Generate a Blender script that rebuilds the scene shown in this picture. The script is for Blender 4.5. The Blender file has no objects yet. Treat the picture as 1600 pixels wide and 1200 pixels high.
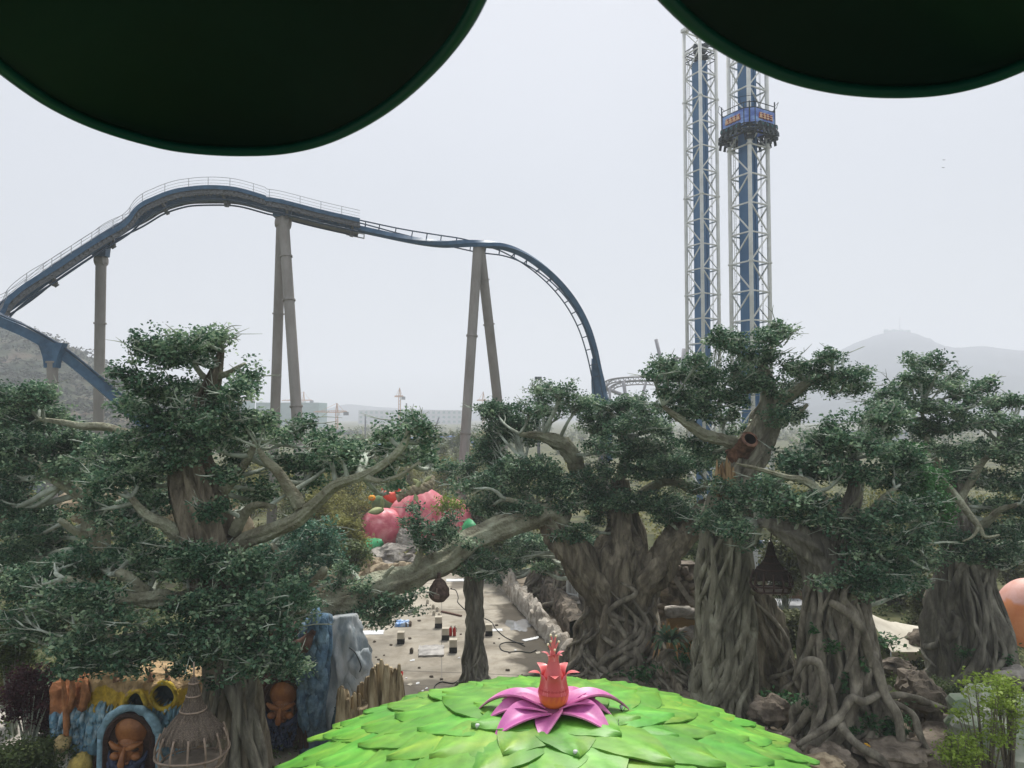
import bpy, math, random
import numpy as np
from mathutils import Vector, Matrix, Quaternion, noise as mn
C = bpy.context.scene
col = C.collection
R = math.radians
# ------------------------------------------------------------------ camera, world, sun, exposure
H = 14.0; F = 1155.6; PITCH = R(2.48)
cam = bpy.data.objects.new('camera', bpy.data.cameras.new('camera')); col.objects.link(cam)
cam.data.sensor_width = 36; cam.data.lens = 36*F/1600
cam.data.clip_start = .05; cam.data.clip_end = 9000
cam.location = (0, 0, H); cam.rotation_euler = (R(90)+PITCH, 0, 0)
cam.data.dof.use_dof = True; cam.data.dof.focus_distance = 38; cam.data.dof.aperture_fstop = 7
C.camera = cam
SUN_EL, SUN_AZ = 58, 12          # azimuth clockwise from +Y (the way the camera looks)
w = bpy.data.worlds.new('World'); C.world = w; w.use_nodes = True
nt = w.node_tree; nt.nodes.clear()
def nd(t, k, **kw):
    n = t.nodes.new(k)
    for a, b in kw.items(): setattr(n, a, b)
    return n
out = nd(nt, 'ShaderNodeOutputWorld')
sky = nd(nt, 'ShaderNodeTexSky', sky_type='NISHITA', sun_disc=False, sun_elevation=R(SUN_EL), sun_rotation=R(SUN_AZ))
b1 = nd(nt, 'ShaderNodeBackground'); b1.inputs[1].default_value = .12
b2 = nd(nt, 'ShaderNodeBackground'); b2.inputs[1].default_value = .90
mx = nd(nt, 'ShaderNodeMixShader'); mx.inputs[0].default_value = .9
tc = nd(nt, 'ShaderNodeTexCoord'); sp = nd(nt, 'ShaderNodeSeparateXYZ')
rp = nd(nt, 'ShaderNodeValToRGB')
e = rp.color_ramp.elements
e[0].position = .0; e[0].color = (.62, .63, .65, 1)
e[1].position = .9; e[1].color = (.80, .84, .90, 1)
for p, c in ((.10, (.625, .638, .665, 1)), (.30, (.675, .695, .735, 1)), (.5, (.755, .772, .815, 1))):
    x = e.new(p); x.color = c
ns = nd(nt, 'ShaderNodeTexNoise'); ns.inputs['Scale'].default_value = 1.6; ns.inputs['Detail'].default_value = 4
mr = nd(nt, 'ShaderNodeMapRange'); mr.inputs[1].default_value = .3; mr.inputs[2].default_value = .7; mr.inputs[3].default_value = .95; mr.inputs[4].default_value = 1.045
mul = nd(nt, 'ShaderNodeVectorMath', operation='SCALE')
L = nt.links.new
L(tc.outputs['Generated'], sp.inputs[0]); L(sp.outputs['Z'], rp.inputs[0]); L(tc.outputs['Generated'], ns.inputs['Vector'])
L(ns.outputs[0], mr.inputs[0]); L(rp.outputs[0], mul.inputs[0]); L(mr.outputs[0], mul.inputs['Scale'])
L(mul.outputs[0], b2.inputs[0]); L(sky.outputs[0], b1.inputs[0]); L(b1.outputs[0], mx.inputs[1]); L(b2.outputs[0], mx.inputs[2]); L(mx.outputs[0], out.inputs[0])
sl = bpy.data.lights.new('sun', 'SUN'); sl.energy = 4.4; sl.angle = R(18); sl.color = (1, .96, .9)
so = bpy.data.objects.new('sun', sl); col.objects.link(so)
az, el = R(SUN_AZ), R(SUN_EL)
so.rotation_euler = Vector((math.sin(az)*math.cos(el), math.cos(az)*math.cos(el), math.sin(el))).to_track_quat('Z', 'Y').to_euler()
so.location = (0, 40, 120)
vs = C.view_settings; vs.view_transform = 'Standard'; vs.look = 'None'; vs.gamma = 1; vs.exposure = .24
C.cycles.max_bounces = 6; C.cycles.transparent_max_bounces = 8; C.cycles.volume_bounces = 1
# ------------------------------------------------------------------ helpers
def at(px, py, Y):
    x = (px-800)/F; z = (600-py)/F
    yw = math.cos(PITCH)-z*math.sin(PITCH); zw = math.sin(PITCH)+z*math.cos(PITCH)
    t = Y/yw
    return Vector((x*t, Y, H+zw*t))
def gnd(px, py, zz=0):
    x = (px-800)/F; z = (600-py)/F
    yw = math.cos(PITCH)-z*math.sin(PITCH); zw = math.sin(PITCH)+z*math.cos(PITCH)
    t = (zz-H)/zw
    return Vector((x*t, yw*t, zz))
def pxm(Y): return Y/F
def tag(o, label=None, cat=None, group=None, kind=None):
    if label: o['label'] = label
    if cat: o['category'] = cat
    if group: o['group'] = group
    if kind: o['kind'] = kind
    return o
def thing(name, loc, label, cat, group=None, rz=0):
    o = bpy.data.objects.new(name, None); col.objects.link(o)
    o.location = loc; o.rotation_euler = (0, 0, rz); o.empty_display_size = .3
    return tag(o, label, cat, group)
def origin(o):
    v = Vector((0, 0, 0))
    while o: v += o.location; o = o.parent
    return v
def kids(o): return [c for c in col.objects if c.parent == o]
def copy_tree(o, parent=None):
    c = o.copy(); col.objects.link(c); c.parent = parent
    for ch in kids(o): copy_tree(ch, c)
    return c
def spline(pts, n):
    """Catmull-Rom through pts (any dimension), n samples"""
    P = np.array([list(p) for p in pts], float)
    if len(P) == 2:
        t = np.linspace(0, 1, n)[:, None]; return P[0]*(1-t)+P[1]*t
    Q = np.vstack([2*P[0]-P[1], P, 2*P[-1]-P[-2]])
    u = np.linspace(0, len(P)-1-1e-9, n); i = u.astype(int); t = (u-i)[:, None]
    a, b, c, d = Q[i], Q[i+1], Q[i+2], Q[i+3]
    return .5*((2*b)+(-a+c)*t+(2*a-5*b+4*c-d)*t*t+(-a+3*b-3*c+d)*t**3)
def frames(P):
    T = np.gradient(P, axis=0); T /= np.linalg.norm(T, axis=1)[:, None]+1e-9
    up = np.array([0, 0, 1.]) if abs(T[0][2]) < .9 else np.array([1., 0, 0])
    A = []; a = up-T[0]*up.dot(T[0]); a /= np.linalg.norm(a)
    for t in T:
        a = a-t*a.dot(t); a /= np.linalg.norm(a)+1e-9; A.append(a)
    A = np.array(A); return T, A, np.cross(T, A)
class MB:
    def __init__(s): s.v = []; s.f = []; s.n = 0; s.c = []
    def add(s, V, Fc, colr=None):
        V = np.asarray(V, float)
        s.v.append(V); s.f += [tuple(i+s.n for i in f) for f in Fc]; s.n += len(V)
        if colr is None: colr = np.tile([.5, .5, .5], (len(V), 1))
        s.c.append(np.asarray(colr, float) if np.ndim(colr) == 2 else np.tile(colr, (len(V), 1)))
        return s
    def box(s, c, size, rz=0, M=None, colr=None, taper=1):
        x, y, z = [k/2 for k in size]
        V = np.array([[a*x*(taper if d > 0 else 1), b*y*(taper if d > 0 else 1), d*z] for d in (-1, 1) for a, b in ((-1, -1), (1, -1), (1, 1), (-1, 1))])
        m = np.array(M) if M is not None else np.array(Matrix.Rotation(rz, 3, 'Z'))
        return s.add(V@m.T+np.array(c), [(3, 2, 1, 0), (4, 5, 6, 7), (0, 1, 5, 4), (1, 2, 6, 5), (2, 3, 7, 6), (3, 0, 4, 7)], colr)
    def bar(s, a, b, wd, ht=None, colr=None):
        a, b = Vector(a), Vector(b); d = b-a
        q = d.to_track_quat('X', 'Z').to_matrix()
        return s.box((a+b)/2, (d.length, wd, ht or wd), M=q, colr=colr)
    def tube(s, pts, r, n=8, seg=None, cap=True, disp=None, colr=None, flat=1):
        P = spline(pts, seg) if seg else np.array([list(p) for p in pts], float)
        m = len(P)
        if np.ndim(r) == 0: r = np.full(m, float(r))
        else: r = np.interp(np.linspace(0, 1, m), np.linspace(0, 1, len(r)), r)
        T, A, B = frames(P)
        th = np.arange(n)*2*math.pi/n
        V = np.zeros((m, n, 3))
        for k in range(m):
            rr = np.full(n, r[k])
            if disp is not None: rr = rr*np.array([disp(t, k/(m-1), P[k]) for t in th])
            V[k] = P[k]+(np.cos(th)*rr)[:, None]*A[k]*flat+(np.sin(th)*rr)[:, None]*B[k]
        Fc = [(k*n+j, k*n+(j+1) % n, (k+1)*n+(j+1) % n, (k+1)*n+j) for k in range(m-1) for j in range(n)]
        if cap: Fc += [tuple(range(n))[::-1], tuple((m-1)*n+j for j in range(n))]
        return s.add(V.reshape(-1, 3), Fc, colr)
    def lathe(s, c, prof, n=32, disp=None, colr=None, capb=False):
        th = np.arange(n)*2*math.pi/n; V = []; cc = []
        for k, (r, z) in enumerate(prof):
            for t in th:
                q = r*(disp(t, z) if disp else 1)
                V.append((c[0]+q*math.cos(t), c[1]+q*math.sin(t), c[2]+z))
        m = len(prof)
        Fc = [(k*n+j, k*n+(j+1) % n, (k+1)*n+(j+1) % n, (k+1)*n+j) for k in range(m-1) for j in range(n)]
        if capb: Fc += [tuple(range(n))[::-1], tuple((m-1)*n+j for j in range(n))]
        return s.add(V, Fc, colr)
    def ell(s, c, rad, n=14, M=None, colr=None, disp=None):
        V = []; m = max(5, n//2)
        for k in range(1, m):
            ph = math.pi*k/m
            for j in range(n):
                t = 2*math.pi*j/n; V.append((math.sin(ph)*math.cos(t), math.sin(ph)*math.sin(t), math.cos(ph)))
        V += [(0, 0, 1), (0, 0, -1)]; V = np.array(V)
        if disp: V = V*np.array([disp(Vector(v)) for v in V])[:, None]
        V = V*np.array(rad)
        if M is not None: V = V@np.array(M).T
        Fc = [(k*n+j, (k+1)*n+j, (k+1)*n+(j+1) % n, k*n+(j+1) % n) for k in range(m-2) for j in range(n)]
        a = (m-1)*n
        Fc += [(a, j, (j+1) % n) for j in range(n)]+[(a+1, (m-2)*n+(j+1) % n, (m-2)*n+j) for j in range(n)]
        return s.add(V+np.array(c), Fc, colr)
    def grid(s, G, colr=None, close=False):
        G = np.asarray(G, float); a, b = G.shape[:2]
        bb = b if close else b-1
        Fc = [(i*b+j, i*b+(j+1) % b, (i+1)*b+(j+1) % b, (i+1)*b+j) for i in range(a-1) for j in range(bb)]
        return s.add(G.reshape(-1, 3), Fc, colr)
    def build(s, name, mat, parent=None, smooth=True, sharp=None, label=None, at0=None, usecol=False):
        V = np.vstack(s.v)
        o3 = np.array(origin(parent)) if parent else np.array(at0 if at0 is not None else (0, 0, 0))
        me = bpy.data.meshes.new(name); me.from_pydata((V-o3).tolist(), [], s.f); me.update()
        if smooth: me.shade_smooth()
        if sharp: me.set_sharp_from_angle(angle=R(sharp))
        if usecol:
            a = me.color_attributes.new('tintcol', 'FLOAT_COLOR', 'POINT')
            cc = np.hstack([np.vstack(s.c), np.ones((len(V), 1))]); a.data.foreach_set('color', cc.ravel())
        me.materials.append(mat)
        o = bpy.data.objects.new(name, me); col.objects.link(o)
        if parent: o.parent = parent
        elif at0 is not None: o.location = at0
        if label: o['label'] = label
        return o
def struct(o): o['kind'] = 'structure'; return o
# ------------------------------------------------------------------ materials
MATS = {}
def mat(name, c1, c2=None, scale=3., rough=.7, bump=.0, bscale=None, stretch=(1, 1, 1), metal=0., c3=None, detail=6, spec=.25, vcol=False, grime=0, gs=1.5, wob=.0, bdist=.05, lo=.38, hi=.62, coat=0):
    m = bpy.data.materials.new(name); m.use_nodes = True; t = m.node_tree; bs = t.nodes['Principled BSDF']
    bs.inputs['Roughness'].default_value = rough; bs.inputs['Metallic'].default_value = metal; bs.inputs['Specular IOR Level'].default_value = spec
    if coat: bs.inputs['Coat Weight'].default_value = coat; bs.inputs['Coat Roughness'].default_value = .25
    tc = nd(t, 'ShaderNodeTexCoord'); mp = nd(t, 'ShaderNodeMapping'); mp.inputs['Scale'].default_value = stretch
    t.links.new(tc.outputs['Object'], mp.inputs[0])
    n1 = nd(t, 'ShaderNodeTexNoise'); n1.inputs['Scale'].default_value = scale; n1.inputs['Detail'].default_value = detail; n1.inputs['Roughness'].default_value = .62; n1.inputs['Distortion'].default_value = wob
    t.links.new(mp.outputs[0], n1.inputs['Vector'])
    r = nd(t, 'ShaderNodeValToRGB'); el = r.color_ramp.elements
    el[0].position = lo; el[1].position = hi
    el[0].color = (*c1, 1); el[1].color = (*(c2 or c1), 1)
    if c3: q = el.new((lo+hi)/2); q.color = (*c3, 1)
    t.links.new(n1.outputs[0], r.inputs[0]); res = r.outputs[0]
    if vcol:
        at_ = nd(t, 'ShaderNodeVertexColor', layer_name='tintcol')
        mm = nd(t, 'ShaderNodeMix', data_type='RGBA', blend_type='MULTIPLY'); mm.inputs[0].default_value = 1
        t.links.new(at_.outputs[0], mm.inputs[6]); t.links.new(res, mm.inputs[7]); res = mm.outputs[2]
    if grime:
        for gsc, lo_, amt in ((gs, .50, grime), (gs*7, .56, grime*.7)):
            n3 = nd(t, 'ShaderNodeTexNoise'); n3.inputs['Scale'].default_value = gsc; n3.inputs['Detail'].default_value = 9; n3.inputs['Roughness'].default_value = .7; t.links.new(mp.outputs[0], n3.inputs['Vector'])
            g3 = nd(t, 'ShaderNodeMapRange'); g3.inputs[1].default_value = lo_; g3.inputs[2].default_value = lo_+.16; g3.inputs[4].default_value = amt; t.links.new(n3.outputs[0], g3.inputs[0])
            m3 = nd(t, 'ShaderNodeMix', data_type='RGBA', blend_type='MULTIPLY'); m3.inputs[7].default_value = (.52, .47, .40, 1); t.links.new(g3.outputs[0], m3.inputs[0]); t.links.new(res, m3.inputs[6]); res = m3.outputs[2]
    t.links.new(res, bs.inputs['Base Color'])
    if bump:
        n2 = nd(t, 'ShaderNodeTexNoise'); n2.inputs['Scale'].default_value = bscale or scale*4; n2.inputs['Detail'].default_value = 5
        t.links.new(mp.outputs[0], n2.inputs['Vector'])
        bp = nd(t, 'ShaderNodeBump'); bp.inputs['Strength'].default_value = bump; bp.inputs['Distance'].default_value = bdist
        t.links.new(n2.outputs[0], bp.inputs['Height']); t.links.new(bp.outputs[0], bs.inputs['Normal'])
    MATS[name] = m; return m
def leafmat(name, dark, mid, light, trans=.25, rough=.5):
    m = bpy.data.materials.new(name); m.use_nodes = True; t = m.node_tree; bs = t.nodes['Principled BSDF']
    at_ = nd(t, 'ShaderNodeAttribute', attribute_name='tint')
    r = nd(t, 'ShaderNodeValToRGB'); el = r.color_ramp.elements
    el[0].color = (*dark, 1); el[1].color = (*light, 1); el[1].position = 1
    q = el.new(.5); q.color = (*mid, 1)
    t.links.new(at_.outputs['Fac'], r.inputs[0]); t.links.new(r.outputs[0], bs.inputs['Base Color'])
    bs.inputs['Roughness'].default_value = rough; bs.inputs['Specular IOR Level'].default_value = .18
    tr = nd(t, 'ShaderNodeBsdfTranslucent'); t.links.new(r.outputs[0], tr.inputs[0])
    ms = nd(t, 'ShaderNodeMixShader'); ms.inputs[0].default_value = trans
    o = t.nodes['Material Output']
    t.links.new(bs.outputs[0], ms.inputs[1]); t.links.new(tr.outputs[0], ms.inputs[2]); t.links.new(ms.outputs[0], o.inputs[0])
    return m
M_bark = mat('bark', (.045, .038, .026), (.37, .325, .24), 2.0, .85, 1., 9, (1, 1, .3), c3=(.175, .15, .108), wob=.6, bdist=.12, lo=.3, hi=.7)
M_barkgrey = mat('bark_grey', (.045, .042, .033), (.34, .325, .26), 1.8, .85, 1., 8, (1, 1, .3), c3=(.155, .145, .115), wob=.6, bdist=.12, lo=.3, hi=.7)
M_pillar = mat('bark_pale', (.06, .06, .042), (.44, .43, .33), 1.8, .85, 1., 9, (1, 1, .3), c3=(.22, .21, .155), wob=.7, bdist=.12, lo=.28, hi=.7, grime=.4, gs=.8)
M_root = mat('root', (.065, .056, .042), (.33, .30, .235), 2.4, .85, .8, 16, (1, 1, .5), c3=(.17, .152, .118), bdist=.04, lo=.3, hi=.7)
M_limb = mat('limb', (.10, .085, .052), (.42, .45, .33), 1.1, .8, 1., 8, (1, 1, 1), c3=(.27, .27, .19), wob=.3, bdist=.12, lo=.28, hi=.72, grime=.5, gs=1.2)
M_twig = mat('twig', (.16, .17, .13), (.52, .58, .49), 1.2, .75, .3, 12, c3=(.27, .30, .24), lo=.3, hi=.65)
M_leaf = leafmat('leaf_dark', (.024, .072, .038), (.085, .18, .102), (.33, .44, .27), .28, .5)
M_leaf2 = leafmat('leaf_blue', (.035, .11, .07), (.07, .18, .115), (.18, .32, .21), .22, .42)
M_leafb = leafmat('leaf_bright', (.035, .12, .04), (.06, .19, .06), (.12, .28, .10), .28)
M_willow = leafmat('leaf_willow', (.11, .12, .03), (.20, .20, .055), (.32, .31, .11), .3, .7)
M_bush = leafmat('leaf_bush', (.035, .065, .02), (.075, .11, .035), (.14, .18, .06), .25, .6)
M_yell = leafmat('leaf_yellowgreen', (.13, .20, .025), (.22, .32, .04), (.34, .44, .08), .35, .5)
M_red = leafmat('leaf_purple', (.035, .012, .016), (.065, .02, .028), (.11, .045, .045), .2, .6)
M_bamboo = leafmat('leaf_bamboo', (.06, .075, .03), (.11, .125, .055), (.2, .21, .10), .3, .6)
M_far = leafmat('leaf_far', (.07, .10, .035), (.13, .16, .06), (.21, .23, .10), .3, .7)
# ------------------------------------------------------------------ foliage
def leaves(name, cen, size, matl, parent=None, tint=None, rng=None, up=.5, at0=None, aspect=.6):
    n = len(cen); rng = rng or np.random.default_rng(1)
    u = rng.normal(size=(n, 3)); u[:, 2] *= .6; u /= np.linalg.norm(u, axis=1)[:, None]
    nn = rng.normal(size=(n, 3)); nn[:, 2] = np.abs(nn[:, 2])+up
    wv = np.cross(nn, u); wv /= np.linalg.norm(wv, axis=1)[:, None]+1e-9
    nv = np.cross(u, wv)
    s = (size*rng.uniform(.55, 1.35, n))[:, None]
    V = np.stack([cen-u*s*.5, cen+wv*s*aspect*.5+nv*s*.1, cen+u*s*.5, cen-wv*s*aspect*.5+nv*s*.1], 1).reshape(-1, 3)
    o3 = np.array(origin(parent)) if parent else np.array(at0 if at0 is not None else (0, 0, 0))
    V -= o3
    me = bpy.data.meshes.new(name)
    me.vertices.add(4*n); me.loops.add(4*n); me.polygons.add(n)
    me.vertices.foreach_set('co', V.ravel()); me.loops.foreach_set('vertex_index', np.arange(4*n, dtype=np.int32))
    me.polygons.foreach_set('loop_start', np.arange(0, 4*n, 4, dtype=np.int32))
    me.update(calc_edges=True)
    a = me.attributes.new('tint', 'FLOAT', 'POINT')
    if tint is None: tint = rng.random(n)
    a.data.foreach_set('value', np.repeat(np.clip(tint, 0, 1), 4).astype(np.float32))
    me.materials.append(matl)
    o = bpy.data.objects.new(name, me); col.objects.link(o)
    if parent: o.parent = parent
    elif at0 is not None: o.location = at0
    return o
def pad_clumps(c, r, lai, lsize, rng, per=34, cr=.235):
    """leaf centres of one foliage pad (ellipsoid c, r), in clumps"""
    area = math.pi*r[0]*r[2]; nl = area*lai/(lsize*lsize*.33)
    k = max(3, int(nl/per))
    d = rng.normal(size=(k, 3)); d /= np.linalg.norm(d, axis=1)[:, None]
    rad = rng.random(k)**.42
    d[:, 2] = np.where(d[:, 2] < -.1, d[:, 2]*.6, d[:, 2])
    cc = np.array(c)+d*rad[:, None]*np.array(r)
    tc_ = rng.normal(.45, .27, k)
    off = np.clip(rng.normal(size=(k, per, 3)), -1.5, 1.5)*np.array([cr, cr, cr*.72])*rng.uniform(.6, 1.15, (k, 1, 1))
    pts = (cc[:, None]+off).reshape(-1, 3)
    t = (tc_[:, None]+rng.normal(0, .16, (k, per))).ravel()
    return cc, pts, t
# ------------------------------------------------------------------ ground and far land
M_ground = mat('ground', (.045, .045, .024), (.13, .125, .06), .25, .95, .5, 3, c3=(.075, .085, .035), detail=9)
M_conc = mat('plaza_concrete', (.235, .205, .16), (.42, .38, .31), .22, .85, .35, 6, c3=(.33, .30, .245), detail=10, wob=.8, bdist=.02, spec=.12, grime=.5, gs=.8)
def stains(m, spots, dark=(.2, .185, .16), rough=.5):
    t = m.node_tree; bs = t.nodes['Principled BSDF']; tc = nd(t, 'ShaderNodeTexCoord'); n1 = nd(t, 'ShaderNodeTexNoise'); n1.inputs['Scale'].default_value = .55; n1.inputs['Detail'].default_value = 9; t.links.new(tc.outputs['Object'], n1.inputs['Vector'])
    prev = None
    for cx, cy, rx, ry, st in spots:
        mp = nd(t, 'ShaderNodeMapping', vector_type='POINT'); mp.inputs['Scale'].default_value = (1/rx, 1/ry, 0); mp.inputs['Location'].default_value = (-cx/rx, -cy/ry, 0)
        ln = nd(t, 'ShaderNodeVectorMath', operation='LENGTH'); ad = nd(t, 'ShaderNodeMath', operation='MULTIPLY_ADD'); ad.inputs[1].default_value = 2.2; mr_ = nd(t, 'ShaderNodeMapRange'); mr_.inputs[1].default_value = 2.3; mr_.inputs[2].default_value = 1.9; mr_.inputs[4].default_value = st
        t.links.new(tc.outputs['Object'], mp.inputs[0]); t.links.new(mp.outputs[0], ln.inputs[0]); t.links.new(n1.outputs[0], ad.inputs[0]); t.links.new(ln.outputs['Value'], ad.inputs[2]); t.links.new(ad.outputs[0], mr_.inputs[0])
        if prev is None: prev = mr_.outputs[0]
        else: mxx = nd(t, 'ShaderNodeMath', operation='MAXIMUM'); t.links.new(prev, mxx.inputs[0]); t.links.new(mr_.outputs[0], mxx.inputs[1]); prev = mxx.outputs[0]
    src = bs.inputs['Base Color'].links[0].from_socket; mm = nd(t, 'ShaderNodeMix', data_type='RGBA', blend_type='MULTIPLY'); mm.inputs[7].default_value = (*dark, 1)
    t.links.new(prev, mm.inputs[0]); t.links.new(src, mm.inputs[6]); t.links.new(mm.outputs[2], bs.inputs['Base Color'])
    r2 = nd(t, 'ShaderNodeMapRange'); r2.inputs[3].default_value = .85; r2.inputs[4].default_value = rough; t.links.new(prev, r2.inputs[0]); t.links.new(r2.outputs[0], bs.inputs['Roughness'])
def sp_(px, py, rx, ry, st=1): g = gnd(px, py); return (g[0], g[1], rx, ry, st)
stains(M_conc, [sp_(838,1005,1.5,7.5), sp_(812,962,1.9,3.2), sp_(700,1082,5,1.6,.8), sp_(716,912,.6,2,.8), sp_(640,1040,3,2,.35), sp_(580,1020,2,3,.4), sp_(880,1050,2,2.5,.9), sp_(720,990,5,1,.25), sp_(680,1010,5,.8,.25)])
M_wet = mat('wet_patch', (.10, .095, .085), (.17, .16, .145), .5, .25, .2, 3, bdist=.01)
m = MB(); m.grid([[(x, y, 0) for y in (-200, 0, 60, 200, 1000, 4200)] for x in (-3600, -400, 0, 400, 3600)]); struct(m.build('ground', M_ground))
poly = [gnd(450,1130,.05), gnd(300,1226,.05), gnd(700,1300,.05), gnd(1000,1110,.05), gnd(950,1068,.05), gnd(880,1000,.05), gnd(800,925,.05), gnd(758,893,.05), gnd(620,893,.05), gnd(560,935,.05), gnd(500,1030,.05)]
for q, v in enumerate(poly): poly[q] = (v[0], v[1], .05)
m = MB(); m.add([(*p[:2], .06) for p in poly]+[(*p[:2], -.4) for p in poly], [tuple(range(len(poly)))[::-1]]+[(i, (i+1) % len(poly), (i+1) % len(poly)+len(poly), i+len(poly)) for i in range(len(poly))])
struct(m.build('plaza_floor', M_conc, smooth=False))
def blob_sheet(name, c, rx, ry, z, matl, seed, n=40, rot=0):
    rs = random.Random(seed); ph = [rs.uniform(0, 6) for _ in range(5)]
    V = [(c[0], c[1], z)]
    for i in range(n):
        t = 6.283*i/n; q = 1+.2*math.sin(2*t+ph[0])+.18*math.sin(3*t+ph[1])+.12*math.sin(5*t+ph[2])+.07*math.sin(9*t+ph[3])+.04*math.sin(15*t+ph[4])
        x, y = rx*q*math.cos(t), ry*q*math.sin(t)
        V.append((c[0]+x*math.cos(rot)-y*math.sin(rot), c[1]+x*math.sin(rot)+y*math.cos(rot), z))
    return struct(MB().add(V, [(0, 1+i, 1+(i+1) % n) for i in range(n)]).build(name, matl, smooth=False))
c = gnd(812,978); blob_sheet('puddle', c, .75, 1.6, .07, mat('standing_water', (.2, .2, .2), (.25, .25, .25), 1, .03, spec=1), 8)
# joints between slabs
m = MB()
for a, b in (((560,1047),(950,1062)), ((545,1070),(740,1075)), ((600,955),(905,952)), ((640,913),(860,912)), ((690,893),(690,1068))):
    p, q = gnd(*a), gnd(*b); m.bar((p[0], p[1], .055), (q[0], q[1], .055), .05, .03)
struct(m.build('plaza_joint', mat('joint', (.16, .145, .12), None, 3), smooth=False))
# path at far left and bank of soil on the right
struct(blob_sheet('path', gnd(20,1130), 4, 7, .03, mat('path_paving', (.36, .33, .29), (.46, .43, .38), .8, .9, .2, 8), 21))
struct(blob_sheet('path', gnd(1490,1185), 2.2, 5, .03, mat('path_soil', (.17, .14, .10), (.24, .20, .15), .8, .95, .3, 8), 22))
struct(blob_sheet('path', gnd(840,938), 1.3, 10, .03, MATS['path_soil'], 23, rot=.14))
struct(blob_sheet('path', gnd(1090,1090), 5, 3, .035, MATS['path_soil'], 24))
def ridge(name, pts, Y, depth, matl, amp=6, nx=90, ny=26, seed=0, terr=0, back=None):
    """a hill: crest through pts (px, py at depth Y), falling to the ground in front and behind"""
    S = spline([at(a, b, Y) for a, b in pts], nx); G = []
    for i in range(nx):
        row = []
        for j in range(ny):
            v = j/(ny-1)*2-1; d = v*(depth if v < 0 else (back or depth)); q = max(0, 1-abs(v)**1.25); hh = S[i][2]*q**1.1
            n = mn.fractal(Vector((S[i][0]*.012+seed, (Y+d)*.012, seed)), 1, 2, 5)
            hh = hh+amp*n*min(1, hh/20+.0)*(.25 if abs(v) < .08 else 1)
            if terr and v < 0: hh = hh*.55+.45*(math.floor(hh/terr)*terr+terr*min(1, 3*((hh/terr) % 1)))
            row.append((S[i][0]*(Y+d)/Y if True else 0, Y+d, max(-.5, hh)))
        G.append(row)
    return struct(MB().grid(G).build(name, matl))
M_hill = mat('hill_cover', (.012, .028, .012), (.115, .088, .062), .03, .95, .8, .25, (1, 1, 3), c3=(.04, .052, .026), detail=14, bdist=3, lo=.36, hi=.64)
ridge('hill', [(-560,560),(-300,520),(-150,508),(-20,514),(50,522),(120,548),(180,578),(240,606),(330,640),(420,652)], 520, 240, M_hill, 9, 140, 60, 3, terr=9)
hl = col.objects['hill'].data; nv_ = len(hl.vertices); hv = np.empty(nv_*3); hl.vertices.foreach_get('co', hv); hv = hv.reshape(-1, 3); hv = hv[(hv[:, 1] < 560) & (hv[:, 2] > 1.5) & (hv[:, 0] > -480) & (hv[:, 0] < -120)]
rg_ = np.random.default_rng(5); q_ = hv[rg_.integers(len(hv), size=5200)]+rg_.normal(size=(5200, 3))*np.array([2.2, 3.5, 0]); q_ = (q_[:, None]+rg_.normal(size=(5200, 5, 3))*np.array([1.1, 1.1, .8])+np.array([0, 0, .8])).reshape(-1, 3)
tag(leaves('hill_scrub', q_, 2.2, leafmat('leaf_hill', (.006, .018, .008), (.018, .036, .014), (.06, .065, .035), .1, .8), rng=rg_, at0=q_.mean(0)), 'dark scrub and young trees on the terraced hill at left', 'woodland', kind='stuff')
M_mtn = mat('mountain_haze_blue', (.008, .022, .035), (.03, .05, .07), .004, .95, detail=9)  # blue of the distant haze is put into the slopes' own colour
ridge('mountain', [(1080,648),(1180,618),(1250,585),(1310,548),(1350,530),(1385,519),(1420,518),(1448,528),(1475,539),(1500,543),(1535,541),(1575,546),(1640,549),(1800,560),(2000,600),(2200,648)], 2300, 900, M_mtn, 14, 160, 30, 5)
ridge('distant_hills', [(150,652),(300,640),(420,642),(500,640),(540,631),(575,634),(620,637),(700,641),(760,640),(800,630),(822,617),(850,612),(885,614),(930,626),(1000,638),(1090,645),(1200,652)], 2700, 500, M_mtn, 8, 160, 16, 8)
# far fields: masses of far trees that read as one
def mass(name, label, n, xr, yr, hh, size, matl, seed, cat='woodland'):
    rng = np.random.default_rng(seed); k = n//60
    cy = np.sqrt(rng.uniform(yr[0]**2, yr[1]**2, k)); cx = rng.uniform(xr[0], xr[1], k)*cy/F
    h = rng.uniform(*hh, k); P = np.stack([cx, cy, h*.5], 1)[:, None]+rng.normal(size=(k, 60, 3))*np.stack([h*.32, h*.32, h*.3], 1)[:, None]
    P = P.reshape(-1, 3); P[:, 2] = np.abs(P[:, 2])
    return tag(leaves(name, P, size, matl, rng=rng, at0=P.mean(0)), label, cat, kind='stuff')
mass('far_woodland', 'hazy olive scrub and young trees of the plain below the skyline', 42000, (-900, 900), (190, 700), (2, 5.5), 1.5, M_far, 4)
mass('undergrowth', 'low olive undergrowth covering the ground behind the plaza', 60000, (-800, 900), (72, 200), (.6, 2.2), .42, M_willow, 5, 'undergrowth')
mass('undergrowth', 'dark green ground cover under the trees beside the plaza', 30000, (-820, -330), (28, 75), (.3, 1.1), .22, M_bush, 6, 'ground cover')
mass('undergrowth', 'dark green ground cover among the trees on the right', 30000, (150, 850), (40, 75), (.3, 1.2), .24, M_bush, 7, 'ground cover')
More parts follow.
